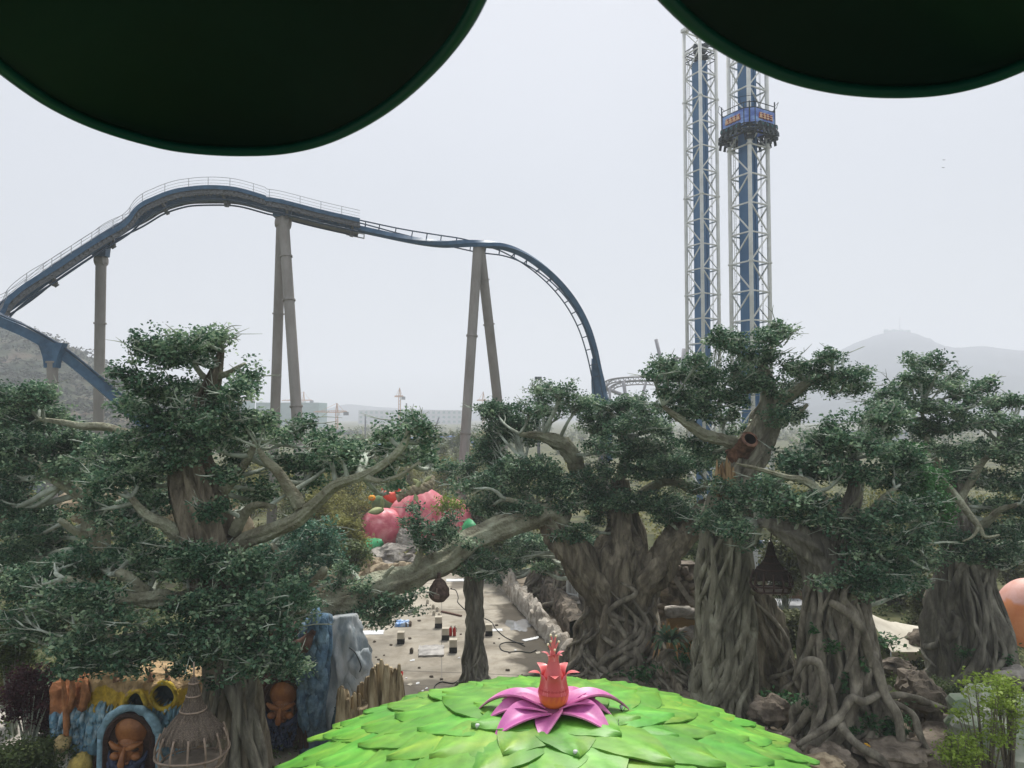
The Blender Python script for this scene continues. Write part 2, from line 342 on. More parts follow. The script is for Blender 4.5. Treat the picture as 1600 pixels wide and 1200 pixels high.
def simple_tree(name, label, x, y, h, rw, matl, seed, n=1800, size=.3, group=None, cat='tree', trunk=.12, bot=.25, z0=0, stems=1):
    rng = np.random.default_rng(seed); t = thing(name, (x, y, z0), label, cat, group)
    m = MB(); rs = random.Random(seed); tips = []
    for s in range(stems):
        a = rs.uniform(0, 6.28); q = rw*.25*(s > 0)
        m.tube([(x+.1*s, y, z0-.1), (x+q*math.cos(a)*.5, y+q*math.sin(a)*.5, z0+h*.4), (x+q*math.cos(a), y+q*math.sin(a), z0+h*.85)], [trunk, trunk*.7, trunk*.2], n=7, seg=8)
    for i in range(16):
        a = rs.uniform(0, 6.28); zz = rs.uniform(bot, .8)*h; rr = rw*rs.uniform(.5, .95)*(1.05-.5*zz/h); e = (x+rr*math.cos(a), y+rr*math.sin(a), z0+min(h, zz+h*.2)); tips.append(e)
        m.tube([(x, y, z0+zz*.8), (x+rr*.5*math.cos(a), y+rr*.5*math.sin(a), z0+zz+h*.06), e], [trunk*.45, trunk*.3, .012], n=5, seg=6, cap=False)
    m.build('trunk', M_twig if 'bare' in label else M_bark, t)
    k = max(8, n//34); d = rng.normal(size=(k, 3)); d /= np.linalg.norm(d, axis=1)[:, None]; rad = rng.random(k)**.45
    cc = np.array([x, y, z0+h*(.5+bot/2)])+d*rad[:, None]*np.array([rw, rw, h*(1-bot)*.5])
    cc = np.vstack([cc, np.array(tips)]); k = len(cc)
    P = (cc[:, None]+rng.normal(size=(k, 34, 3))*min(.3*rw, .5)*rng.uniform(.5, 1.1, (k, 1, 1))).reshape(-1, 3)
    leaves('crown', P, size, matl, t, np.clip((rng.normal(.45, .2, k)[:, None]+rng.normal(0, .15, (k, 34))).ravel(), 0, 1), rng)
    return t
# ------------------------------------------------------------------ trees of the fairy garden (moulded trunks, limbs, crowns)
def flute(seed, k=7, amp=.28, tw=1.2, fine=.12):
    rs = random.Random(seed); ph = [rs.uniform(0, 6.28) for _ in range(4)]; o = Vector((rs.uniform(0, 50), rs.uniform(0, 50), 0))
    def d(t, v, P):
        z = v*6
        a = 1-abs(math.sin(k*.5*(t+tw*v)+ph[0]+.6*math.sin(z+ph[1])))
        b = 1-abs(math.sin(k*1.1*(t-tw*.7*v)+ph[2]+.8*math.sin(1.7*z+ph[3])))
        n = mn.noise(Vector((math.cos(t)*1.6, math.sin(t)*1.6, z*.6))+o)
        m = mn.noise(Vector((math.cos(t)*5, math.sin(t)*5, z*1.2))+o)
        return 1+amp*(a-.5)+amp*.6*(b-.5)+.22*n+fine*m
    return d
def trunk_tube(spec, seed, n=72, seg=70, k=7, amp=.28, tw=1.2):
    P = [at(a, b, Y) for a, b, Y, r in spec]; rr = [r*pxm(Y) for a, b, Y, r in spec]
    m = MB(); S = spline([(*p, r) for p, r in zip(P, rr)], seg)
    m.tube([tuple(q) for q in S[:, :3]], list(S[:, 3]), n=n, disp=flute(seed, k, amp, tw)); return m, S
def root_path(S, v0, v1, th0, dth, rs, splay, out=1.05, wig=.35):
    """a root that runs down trunk S (rows x, y, z, r; row 0 = base) from height v0 to v1, then out over the ground"""
    pts = []; ph = rs.uniform(0, 6.28); n = 9; fr = rs.uniform(1.5, 3)
    for i in range(n):
        u = i/(n-1); v = v0+(v1-v0)*u; k = min(len(S)-1, max(0, v*(len(S)-1))); a = S[int(k)]
        t = th0+dth*u+wig*math.sin(fr*u*3+ph)
        q = a[3]*out*(1+.16*math.sin(5*u+ph))
        pts.append((a[0]+q*math.cos(t), a[1]+q*math.sin(t), a[2]))
    if splay:
        a = S[0]; z0 = min(a[2], pts[-1][2]); 
        for j, f in enumerate((.35, .8, 1.0)):
            t += rs.uniform(-.15, .15); q = a[3]*(1.1)+splay*f
            pts.append((a[0]+q*math.cos(t), a[1]+q*math.sin(t), max(.02, z0*(1-f))+(.10, .03, -.12)[j]))
    return pts
def add_roots(root, S, count, seed, rad=(.09, .2), vmax=.9, splay=(.5, 1.8), name='root', matl=None, arc=(-math.pi, 0), out=1.05, wig=.45):
    rs = random.Random(seed)
    for i in range(count):
        v0 = rs.uniform(.25, vmax); lo = rs.random() < .72
        v1 = 0 if lo else rs.uniform(0, v0*.5)
        th = rs.uniform(*arc)+ (0 if rs.random() < .85 else math.pi)
        r0 = rs.uniform(*rad)
        pts = root_path(S, v0, v1, th, rs.uniform(-.9, .9), rs, rs.uniform(*splay) if lo else 0, out=out, wig=wig)
        rr = [r0*.35, r0*.8, r0, r0*1.1, r0*.95, r0*(.55 if lo else .3)]
        ph = rs.uniform(0, 9)
        MB().tube(pts, rr, n=9, seg=34, disp=lambda t, v, P: 1+.14*math.sin(9*v+2*t+ph)+.2*mn.noise(Vector((P[0]*1.5, P[1]*1.5, P[2]*1.2)))).build(name, matl or M_root, root)
def limb_tube(m, P, rr, seed, n=20, amp=.16, seg=None):
    L_ = sum((Vector(a)-Vector(b)).length for a, b in zip(P, P[1:]))
    S = spline([(*p, r) for p, r in zip(P, rr)], seg or max(8, int(L_*4.5)))
    rs = random.Random(seed); o = Vector((rs.uniform(0, 90), rs.uniform(0, 90), 3))
    for q in S[1:-1]:
        r = max(q[3], .03); nv = mn.noise_vector(Vector(q[:3])*.8+o); q[:3] += np.array(nv)*min(.22, r*.7)
    def d(t, v, P):
        a = 1-abs(math.sin(2*t+seed+3*v)); return 1+amp*(a-.5)+.3*mn.noise(Vector(P)*.9+o+Vector((math.cos(t), math.sin(t), 0)))
    if n > 8 and S[0][3] > .28: n = 36; d = flute(seed+7, 6, .30, 2.2, .10)
    m.tube([tuple(q) for q in S[:, :3]], [max(.012, q[3]) for q in S], n=n, disp=d if n > 8 else None); return S
def art_tree(name, label, Y, trunk, limbs, pads, seed, group='moulded fairy trees with dark leafy crowns', k=7, amp=.28, tw=1.2, barkm=None, roots=0, leafm=None, lsize=.165, lai=5.2, spread=2.2, rootkw={}, stubs=.8, trunkseg=70, lscale=.66, tscale=1, barkl=(), fill=.75, psc=1.0):
    rng = np.random.default_rng(seed); rs = random.Random(seed)
    base = at(*trunk[0][:3]) if trunk else at(*limbs[0][0][:3])
    rt = thing(name, base, label, 'tree', group)
    nodes = []
    if trunk:
        trunk = [(a_, b_, c_, d_*tscale) for a_, b_, c_, d_ in trunk]
        m, S = trunk_tube(trunk, seed, k=k, amp=amp, tw=tw, seg=trunkseg); m.build('trunk', barkm or M_bark, rt)
        nodes += [q for q in S[len(S)//2:]]
        if roots: add_roots(rt, S, roots, seed+5, **rootkw)
    for i, lb in enumerate(limbs):
        m = MB(); P = [at(a, b, y) for a, b, y, r in lb]; rr = [r*lscale*pxm(y) for a, b, y, r in lb]
        S = limb_tube(m, P, rr, seed+i*3); m.build('limb', (barkm or M_bark) if i in barkl else M_limb, rt); nodes += [q for q in S]
    N = np.array(nodes)
    allp = []; allt = []; bm_ = {}
    tot = MB()
    extra = []
    for i, pd in enumerate(pads if fill else []):
        if rs.random() < fill:
            px, py, rx, ry = pd[:4]; extra.append((px+rs.uniform(-1, 1)*rx*1.1, py+rs.uniform(-.5, 1.3)*ry*1.3, rx*.8, ry*.8, (pd[4] if len(pd) > 4 else Y)+rs.uniform(.8, 2.6), 1))
    for i, pd in enumerate(list(pads)+extra):
        px, py, rx, ry = pd[:4]; y = pd[4] if len(pd) > 4 else Y+rng.uniform(-1, 1)*spread
        c = at(px, py, y); r = (rx*pxm(y)*1.04*psc, rx*pxm(y)*.8, ry*pxm(y)*1.18*psc)
        cc, pts, t = pad_clumps(c, r, (lai if len(pd) < 6 else lai*.7)*(.62+.6*rng.random()), lsize, rng); allp.append(pts); allt.append(t)
        cv = np.array(c); d = N[:, :3]-cv; dist = np.sqrt((d**2).sum(1)+2.5*np.maximum(0, d[:, 2])**2)
        j = int(np.argmin(dist)); a = N[j]; r0 = min(a[3]*.75, .05+.022*dist[j]+.02)
        r0 = max(r0, .035)
        mid = (a[:3]*.5+cv*.5)+rng.normal(0, .12, 3)*dist[j]*.5+np.array([0, 0, -.06*dist[j]])
        b = MB(); S = limb_tube(b, [a[:3], mid, cv-np.array([0, 0, r[2]*.15])], [r0, r0*.75, r0*.45], seed+i, n=8)
        for kk in range(min(9, 3+len(cc)//4)):
            e = cc[rng.integers(len(cc))]; s = S[rng.integers(len(S)//2, len(S))]
            mm_ = (s[:3]+e)/2+rng.normal(0, .12, 3)
            b.tube([s[:3], mm_, e], [r0*.42, r0*.3, .012], n=5, seg=6, cap=False)
            if rng.random() < stubs*.85:      # bare forked twig poking out
                dd = e-cv; dd /= np.linalg.norm(dd)+1e-6; dd = dd+rng.normal(0, .35, 3); dd[2] = abs(dd[2])*.6; ln = rng.uniform(.35, .9)
                s1 = e+dd*ln*.55; 
                b.tube([mm_, e, s1, s1+dd*ln*.5+rng.normal(0, .1, 3)], [.032, .028, .02, .008], n=5, seg=7, cap=False)
                b.tube([s1, s1+(dd+rng.normal(0, .6, 3))*ln*.4], [.018, .007], n=4, seg=3, cap=False)
        b.build('branch', M_twig, rt)
    if allp:
        leaves('crown', np.vstack(allp), lsize, leafm or M_leaf, rt, np.concatenate(allt), rng)
    return rt
# ---- far left tree standing behind the big one
art_tree('garden_tree', 'leafy tree at the far left with a forked pale trunk', 33,
 [(162,1140,33,26),(158,1000,33,20),(152,900,33,18),(150,820,33,18),(148,790,33,20),(143,765,33,15)],
 [[(145,785,33,13),(118,768,33,12),(88,752,32.5,10),(66,728,32,7),(40,716,32,3)],
  [(150,790,33,11),(166,788,32.5,9),(185,768,32,7),(206,744,32,4)],
  [(143,772,33,10),(132,745,33,8),(125,722,33,5)],
  [(150,840,33,12),(118,832,32,9),(92,812,31.5,6)],
  [(60,655,33,5),(110,662,33,8),(165,668,33,9),(210,676,32.5,7)]],
 [(25,622,48,22),(62,618,30,16),(30,655,50,28),(85,662,42,22),(62,690,55,24),(20,700,38,26),(115,702,46,22),(60,728,60,22),(118,735,40,16),(20,745,36,22),(160,706,35,22),(170,734,28,14),
  (12,785,34,26),(48,800,40,24),(30,830,42,24),(86,840,34,16),(16,868,36,26),(60,868,50,24),(225,770,32,22),(232,800,28,22),(215,835,30,22)], 11, spread=1.6, roots=0, barkm=M_limb, lsize=.17)
# ---- the big left tree
art_tree('garden_tree', 'tallest leafy tree on the left, thick brown trunk behind the thatched hanging basket', 28,
 [(372,1228,28,62),(370,1150,28,50),(366,1060,28,46),(356,980,28,44),(340,900,28,44),(326,850,28.2,45),(315,790,28.4,44),(300,735,28.6,34),(305,690,28.8,26),(318,645,29,21),(332,600,29,15),(340,572,29,10),(346,548,29,5)],
 [[(352,862,28,20),(392,846,27.6,20),(440,826,27.2,17),(490,788,27,15),(530,756,26.8,13),(575,738,26.6,10),(612,715,26.5,9),(632,690,26.5,8),(640,662,26.5,4)],
  [(366,835,28,14),(385,800,28,12),(402,790,27.8,9),(430,792,27.6,5)],
  [(348,768,28.4,15),(368,745,28.2,12),(388,715,28,9),(400,688,28,5)],
  [(470,795,27.2,13),(456,768,27.2,14),(432,738,27.2,12),(415,718,27.2,9),(404,700,27.2,4)],
  [(560,742,26.8,8),(590,752,26.2,6),(625,742,26,5),(655,722,26,3)],
  [(295,860,28.2,18),(262,826,27.6,15),(232,806,27.4,11),(205,778,27.2,7)],
  [(318,935,28,24),(262,938,27,22),(205,935,26.4,18),(150,925,26,13),(100,905,25.6,8)],
  [(306,985,27.6,15),(250,986,26.8,12),(190,1000,26.2,9),(135,1002,25.8,5)],
  [(230,925,26.8,15),(208,902,26.6,13),(186,893,26.4,11)],
  [(362,990,27.6,13),(400,970,26.8,11),(440,960,26.2,7),(478,955,26,4)],
  [(334,590,29,10),(356,584,28.8,7),(372,575,28.6,5),(384,568,28.5,3)],
  [(332,600,29,8),(312,582,29,6),(298,560,29,4),(284,545,29,2)],
  [(320,640,29,9),(292,632,29,7),(262,618,29,4)],
  [(300,700,28.6,12),(262,690,28.2,9),(222,680,28,7),(185,680,27.8,4)]],
 [(150,925,34,12,24.8),(90,930,34,14,24.8),(300,715,34,14,27.4),(345,735,26,12,27.4),(270,720,22,14,27.4),(320,870,40,14,26.4),(290,860,26,14,26.6),(238,542,34,26),(262,560,36,28),(292,528,26,20),(330,540,30,26),(348,528,14,14),(300,562,28,18),(204,582,26,16),(228,600,34,20),(262,612,40,24),(372,612,28,24),(388,586,20,20),(345,628,36,22),(312,610,28,20,30.5),
  (245,645,42,26),(292,655,36,22,27),(346,660,38,24),(385,668,34,20),(412,655,26,16),(432,680,24,14),(262,684,40,22,27.4),(210,690,36,22),(330,692,34,16,27.2),(362,700,24,14),(472,664,16,14),(462,680,14,10),
  (196,724,40,20),(160,758,36,18,27),(218,742,32,20),(252,728,26,16),(240,790,26,24),(332,798,26,16,26.8),(412,760,36,12,29.5),(352,742,22,12,27),
  (508,690,26,18),(528,706,32,18),(560,700,22,16),(492,724,34,16),(540,732,28,14,27.8),(602,676,26,18),(620,700,28,16),(655,672,26,16),(640,656,20,10),(668,690,18,14),(646,712,34,16),(600,735,24,14),(618,760,18,10),(672,720,16,12),(450,722,30,14,29),(475,750,32,16,29),(400,775,28,14,30),
  (150,795,32,18),(190,820,34,18),(120,875,42,22),(70,905,46,24),(28,915,34,26),(160,880,36,18),(210,862,42,22),(252,885,38,22),(300,890,40,26,26.4),(346,880,36,26,26.2),(392,892,40,26,26.2),(432,902,34,24),(455,930,32,24,25.6),
  (100,950,44,22),(40,960,40,24),(150,962,42,24,25),(205,970,30,14,25),(280,950,26,16,26),(330,946,38,24,25.8),(388,945,44,26,25.6),(430,975,36,24,25.4),(476,948,22,18),
  (72,990,40,20),(124,1010,46,24,25),(178,1028,42,22,25),(225,1010,42,22,25.4),(272,998,40,24,25.6),(318,1000,36,26,25.6),(362,1008,42,26,25.4),(404,1018,40,26,25.2),(442,1008,30,24,25),(455,1035,22,16,25),
  (135,1042,36,14,25),(205,1046,24,10,25.2),(372,1045,34,16,25.2),(420,1046,26,14,25),(300,1028,26,14,25.4)],
 21, k=8, amp=.34, tw=.5, tscale=.84, roots=9, rootkw=dict(rad=(.10,.2), splay=(.3,.9), vmax=.45, matl=M_barkgrey, out=1.0), spread=1.6)
# ---- bluish smaller tree between the left tree and the rocks
art_tree('garden_tree', 'small bluish leafy tree between the big left tree and the tan boulders', 38,
 [(470,1000,38,18),(468,950,38,14),(455,900,38,12),(468,870,38,8)],
 [[(456,905,38,12),(440,870,38,9),(425,850,38,6)],[(470,930,37,11),(498,905,36.6,11),(508,888,36.5,9)],[(470,880,38,8),(490,850,38,5)]],
 [(452,842,24,20),(490,830,32,20),(512,848,22,18),(474,868,36,22),(512,878,22,16),(440,885,30,22),(480,905,34,16),(420,870,28,22),(462,820,18,14)], 31, leafm=M_leaf2, spread=1.2, lsize=.17, lai=3.6)
# ---- centre tree and its long bough
art_tree('garden_tree', 'broad centre tree with V-shaped fluted trunk and long bough reaching left over the plaza', 41,
 [(962,1050,41,100),(962,1020,41,78),(964,985,41,66),(966,950,41,58),(966,915,41,58),(968,885,41.3,66),(972,862,41.6,50),(975,830,42,34),(970,790,42,24),(968,750,42,14)],
 [[(958,955,40.4,30),(928,915,40,36),(897,872,39.8,38),(872,835,39.8,34),(850,805,39.6,26)],
  [(972,955,40.4,30),(1006,912,40,36),(1042,866,40,36),(1074,822,40.4,30),(1105,790,40.4,18)],
  [(885,826,39.8,30),(850,806,39.4,29),(805,816,38.6,27),(758,838,37.8,27),(715,860,37,28),(668,889,36.2,28),(620,911,35.6,30),(575,927,35,32),(535,943,34.4,32),(490,947,34,24)],
  [(962,950,40.2,24),(962,900,40,26),(972,850,40.3,26),(970,800,41,22)],
  [(945,800,42,16),(915,750,41.5,16),(896,710,41,20),(872,688,40.6,17),(838,682,40,10),(812,678,39.6,5)],
  [(968,760,42,12),(975,700,42,10),(965,660,42,8),(950,640,42,4)],
  [(975,800,42,13),(1025,760,41.6,11),(1060,752,41,11),(1085,766,40.6,9),(1115,752,40.4,4)],
  [(856,815,39.6,12),(820,790,39,8),(790,780,38.6,6)],
  [(648,896,35.8,11),(652,875,35.8,9),(664,850,35.8,7),(672,832,35.8,4)],
  [(590,925,35,7),(598,905,35,6),(615,885,35,4)],
  [(560,955,34.4,8),(590,965,34.2,6),(622,952,34,5),(648,938,34,2)],
  [(820,720,41,6),(790,735,40.6,4)]],
 [(775,640,26,14),(792,655,34,18),(830,640,28,16),(846,622,22,16),(878,612,30,16),(905,634,26,18),(862,640,28,16),(940,640,34,18),(978,632,26,16),(1008,640,24,16),(772,682,28,16),(805,672,26,12),(935,668,36,18),(982,668,36,18),(1022,668,26,14),
  (766,714,34,20),(728,740,26,16),(722,762,22,16),(758,752,40,18),(802,742,36,22),(840,732,34,18),(818,768,38,18),(862,762,36,20),(912,752,36,20,40),(946,738,30,20,40),(948,700,34,18),(990,706,38,20),(1040,700,34,18),(1012,738,34,20,40),(1052,730,32,18),(1088,722,30,18),(1090,760,26,16),
  (770,790,40,18),(820,795,28,14,38.6),(880,790,30,14,39.6),(930,786,34,16,40),(980,784,34,18,39.8),(1025,788,34,16,39.6),(1062,800,32,16,39.4),(1100,800,28,16),(905,822,24,8,39),(885,838,26,10,39),(1040,812,22,10,39.4),
  (745,872,24,14,37.2),(772,888,30,14,38.5),(728,888,18,10,36.6),(806,872,30,15,41),(838,866,26,14,41.5),(850,886,22,10),(735,850,14,8,36.4),
  (644,812,14,9,35.6),(662,830,22,13,35.6),(690,824,18,13,35.8),(702,842,14,11,36),(672,850,24,9,35.8),(650,796,6,7,35.6),(705,808,8,7,36),
  (560,918,24,12,34.6),(578,942,20,12,34.4),(605,948,22,14,34.2),(632,938,20,10,34),(648,924,12,8,34),(552,960,26,14,34),(580,972,20,8,34),(520,915,18,10,34.4),(535,890,18,10,34.6)],
 41, k=9, amp=.34, tw=.8, tscale=.82, lscale=.66, barkl=(0, 1, 3), roots=30, rootkw=dict(rad=(.08,.2), vmax=.62, splay=(.6,2.4)), spread=2.0)
# ---- the root post under the bough
art_tree('root_pillar', 'slim grey trunk post of twined roots under the long bough, on the plaza', 38.6,
 [(742,1074,38.6,27),(741,1050,38.6,20),(742,1010,38.6,16),(742,960,38.6,15.5),(740,910,38.6,15),(741,850,38.6,16)], [], [], 51, group=None, fill=0, k=6, amp=.3, tw=3, tscale=.86, barkm=M_barkgrey, roots=9, rootkw=dict(rad=(.06,.12), vmax=.55, splay=(.15,.5), matl=M_barkgrey))
col.objects['root_pillar']['category'] = 'tree trunk'
# ---- pillar tree
art_tree('garden_tree', 'pillar-like tree of twined roots right of the flower, hollow stump in its crown', 35,
 [(1133,1120,35,50),(1133,1080,35,42),(1132,1020,35,39),(1130,960,35,38),(1128,900,35,37),(1128,850,35,37),(1134,800,35.3,34),(1146,760,35.7,28),(1168,722,36,24),(1186,690,36.3,24),(1200,655,36.6,22),(1204,622,36.8,14),(1198,590,37,10),(1190,565,37,7)],
 [[(1205,640,36.7,16),(1232,618,36.4,11),(1266,598,36,9),(1300,588,35.7,8),(1330,588,35.5,3)],
  [(1168,700,36,22),(1140,690,35.6,15),(1108,680,35.2,14),(1084,668,35,11),(1058,652,34.8,8),(1036,634,34.6,4)],
  [(1196,598,37,8),(1172,572,37,6),(1150,548,37,5),(1130,532,37,3)],[(1194,580,37,6),(1202,550,37,4),(1215,528,37,3)],
  [(1190,610,36.8,7),(1150,612,36,6),(1110,620,35.6,3)],[(1212,668,36.5,8),(1240,650,36,6),(1262,632,36,4)],
  [(1176,925,34,8),(1190,912,33.5,6),(1206,900,33.2,3)]],
 [(1036,572,24,14),(1018,585,16,12),(1060,584,24,16),(1088,566,20,12),(1100,590,28,18),(1128,530,24,18),(1150,542,24,16),(1170,562,22,16),(1212,516,24,12),(1232,524,14,10),(1196,532,18,16),(1204,556,18,12),(1146,584,34,20),(1182,596,28,18,35.4),(1112,612,36,18),(1066,618,28,16),(1040,612,20,14),(1150,622,34,18,35),(1096,640,32,18),(1130,652,28,14),
  (1240,574,24,14),(1262,582,24,14),(1284,566,20,14),(1302,556,18,12),(1290,596,26,16),(1322,590,24,14),(1345,578,20,12),(1250,608,24,14,38),(1342,602,24,14),(1218,612,18,16,35.4),(1240,650,24,14,38),(1216,652,22,16,35),(1060,650,24,12,37),(1080,690,30,14,36.6),(1150,672,26,12,37.4),(1108,706,34,16,36.6),(1135,764,30,12,33.6)],
 61, k=7, amp=.36, tw=1.9, barkm=M_pillar, roots=34, rootkw=dict(rad=(.09,.22), vmax=.62, wig=.6, splay=(.05,.4), matl=M_pillar, out=.99), spread=1.5)
# ---- right tree with spreading roots
art_tree('garden_tree', 'wide tree at right whose long roots spread over boulders', 30.5,
 [(1318,1172,30.5,95),(1316,1140,30.5,76),(1312,1090,30.5,62),(1308,1030,30.5,54),(1304,970,30.5,48),(1300,920,30.5,42),(1298,880,30.7,40),(1302,845,30.8,36),(1318,815,31,20),(1332,780,31,14),(1338,745,31,10),(1336,715,31,5)],
 [[(1296,905,30.2,42),(1284,872,30.2,40),(1258,846,30.2,34),(1230,830,30.4,27),(1204,824,30.8,20),(1186,818,31.2,10)],
  [(1300,850,30.8,17),(1302,815,30.4,13),(1288,780,30,11),(1258,752,29.8,9),(1225,744,29.6,6),(1180,732,29.4,4),(1150,724,29.4,2)],
  [(1318,850,30.8,18),(1350,818,30.4,12),(1376,786,30.2,9),(1398,764,30,5)],
  [(1310,818,30.8,9),(1336,790,30.2,6),(1348,768,30,3)],
  [(1320,870,30.4,14),(1362,864,29.6,8),(1400,852,29.2,4)],[(1310,960,30,10),(1330,930,29.4,8),(1336,905,29.2,4)]],
 [(1200,760,30,16),(1172,772,26,16),(1230,780,36,18,29.6),(1214,796,30,14,29.8),(1262,786,34,16,29.6),(1190,800,30,16),(1140,800,30,18,32),(1120,822,30,14,32.4),(1150,828,30,14),
  (1250,720,34,18),(1290,700,36,20),(1330,690,34,20),(1368,672,34,20),(1278,738,34,18),(1318,736,26,18,29.6),(1376,706,34,20),(1410,720,34,22),(1350,742,26,16,29.6),(1400,755,34,20),(1298,668,32,16),(1350,650,34,16),(1396,650,30,18),
  (1282,810,30,16,29.6),(1252,806,24,8,29.6),(1336,830,34,18,29.4),(1372,812,34,18,29.4),(1410,800,34,20),(1440,790,26,20),(1340,862,30,14,29.2),(1384,850,40,20,29),(1424,840,32,20),(1444,868,26,18),(1400,880,34,16),(1345,895,36,14,28.8),(1300,908,32,9,28.8),(1380,918,38,14,28.8),(1420,905,24,14),(1352,925,24,8,28.6),(1312,785,20,12)],
 71, k=7, amp=.36, tscale=.88, tw=1.8, barkl=(0,), barkm=M_barkgrey, roots=44, rootkw=dict(rad=(.09,.22), vmax=.75, splay=(.8,3.0), out=1.06), spread=1.4)
for x in col.objects:
    if x.get('label', '').startswith('wide tree at right'): rt4 = x
for k, (pts, r0) in enumerate((([(1338,985,29.4),(1368,1040,28.9),(1384,1088,28.6),(1402,1118,28.3),(1410,1165,28),(1424,1206,27.6)], .17), ([(1378,1090,29),(1415,1086,29),(1450,1098,29.2),(1478,1106,29.5)], .12),
    ([(1296,1070,29),(1310,1125,28.4),(1338,1162,27.6),(1374,1184,27.2),(1392,1206,27)], .16), ([(1390,1094,28.9),(1426,1116,28.4),(1438,1150,28),(1462,1190,27.6)], .12), ([(1240,1062,29.2),(1258,1034,28.9),(1282,1040,28.7),(1288,1088,28.6),(1278,1128,28.4),(1252,1172,28)], .13),
    ([(1390,1074,29),(1352,1096,28.4),(1330,1092,28.4),(1312,1120,28.3),(1285,1140,28.2),(1245,1165,28)], .15), ([(1296,940,29),(1330,960,28.7),(1352,1000,28.8),(1360,1040,29)], .2), ([(1330,905,29.2),(1318,935,28.8),(1340,968,28.7),(1336,1010,28.7),(1322,1050,28.7)], .15))):
    MB().tube([at(*p) for p in pts], [r0*.7, r0, r0*1.1, r0*.9, r0*.6], n=12, seg=50, disp=lambda t, v, P: 1+.12*math.sin(11*v+2*t+k)+.22*mn.noise(Vector(P)*1.6)).build('root', M_root, rt4)
# ---- far right tree
art_tree('garden_tree', 'bulky grey-trunked tree at the far right, in front of the orange dome', 39,
 [(1518,1076,39,92),(1518,1050,39,76),(1516,1010,39,66),(1512,960,39,57),(1508,910,39,48),(1506,870,39,42),(1500,835,39,26),(1495,790,39.3,18),(1490,740,39.5,10)],
 [[(1505,860,39,16),(1530,830,38,10),(1560,800,37,7),(1590,788,36,4)],[(1495,800,39,11),(1470,740,39,8),(1450,690,39,6),(1440,640,39,4)],[(1496,790,39,10),(1530,730,39,8),(1560,690,39,5)],
  [(1470,745,34,3),(1488,770,34,8),(1512,800,33.6,8),(1530,822,33.2,7),(1540,838,33,4),(1562,836,32.8,2)],[(1530,822,33.2,4),(1520,838,33,3),(1504,846,32.8,1.5)]],
 [(1436,566,28,12),(1468,568,24,12),(1482,590,26,12),(1424,590,24,14),(1450,600,30,14),(1400,612,28,16),(1500,612,28,16),(1536,604,22,14),(1528,626,30,14),(1560,630,22,12),(1590,628,24,12),(1376,630,24,14),(1430,632,34,16),(1480,640,34,16),
  (1380,655,28,14,41),(1450,668,36,18),(1500,664,34,18),(1548,660,34,16),(1586,668,28,18),(1440,700,34,18),(1486,708,36,18),(1530,702,36,18),(1576,712,32,20),(1460,742,34,18),(1506,746,34,18),(1552,752,34,20),(1592,756,26,20),(1440,772,30,16),(1476,782,30,14),(1572,790,32,18),(1540,792,28,14,40),(1596,826,24,20),(1566,832,34,18),(1530,856,30,16,37.6),(1488,842,32,16,37.6),(1572,866,26,12,37.6),(1455,816,28,18),(1500,870,30,10,37.4),(1610,700,26,26),(1612,790,26,26),(1556,880,22,10,37.6)],
 81, k=7, amp=.34, tscale=.8, tw=.7, barkm=M_barkgrey, roots=20, rootkw=dict(rad=(.09,.22), vmax=.9, splay=(.6,2.2), matl=M_barkgrey, out=.98), spread=2.0, lsize=.18)
# bright green spray
o = art_tree('leafy_bough', 'brighter green leafy spray hanging between the two right-hand trees', 33,
 [], [[(1420,900,36,5),(1432,840,35,5),(1440,790,34,4),(1446,760,33.5,3)]],
 [(1436,738,24,12),(1456,752,28,16),(1430,765,26,16),(1465,778,22,16),(1440,790,26,14),(1475,800,14,12),(1420,700,16,8)], 85, group=None, leafm=M_leafb, spread=.8)
o['category'] = 'bough'
# ---- dark trees at the back, along the rock border
art_tree('garden_tree', 'dark root-wrapped tree at the back, left of two, where the rock border begins', 58,
 [(838,936,58,27),(842,915,58,20),(850,885,58,16),(858,855,58,15),(862,835,58,8)], [], [(850,850,32,12),(820,845,24,12),(862,868,20,8,57),(800,880,24,12,60),(780,905,20,8,60)], 91, k=7, barkm=M_bark, roots=12, rootkw=dict(rad=(.09,.17), vmax=.9, splay=(.3,1.2)), spread=1.2, lsize=.22)
art_tree('garden_tree', 'dark root-wrapped tree at the back, right of two, behind the white stair railing', 54,
 [(895,948,54,40),(895,925,54,32),(892,895,54,25),(888,865,54,22),(885,840,54,10)], [], [(880,848,32,12),(915,850,28,12),(925,868,20,10)], 92, k=8, barkm=M_bark, roots=16, rootkw=dict(rad=(.1,.2), vmax=.95, splay=(.3,1.6)), spread=1.2, lsize=.22)
# ---- dark arched trunk behind the pillar
art_tree('garden_tree', 'dark arching trunk close behind the pillar tree, with ferns at its foot', 38,
 [(1206,1080,38,42),(1204,1045,38,36),(1198,1000,38,34),(1184,950,38,26),(1166,910,38,22),(1150,880,38,18)], [], [], 95, group=None, k=7, amp=.3, barkm=M_bark, roots=12, rootkw=dict(rad=(.09,.18), vmax=.9, splay=(.2,.9)))
# ---- root-laced bank under the agave (the foot of the centre tree)
art_tree('root_stump', 'low stump of tangled roots that carries the spiky green agave', 37.5,
 [(1050,1096,37.5,62),(1050,1070,37.5,50),(1048,1045,37.5,36),(1046,1026,37.5,20),(1046,1016,37.5,8)], [], [], 97, group=None, k=9, amp=.25, barkm=M_bark, roots=14, rootkw=dict(rad=(.07,.15), vmax=.9, splay=(.2,.9)), trunkseg=30)
col.objects['root_stump']['category'] = 'stump'
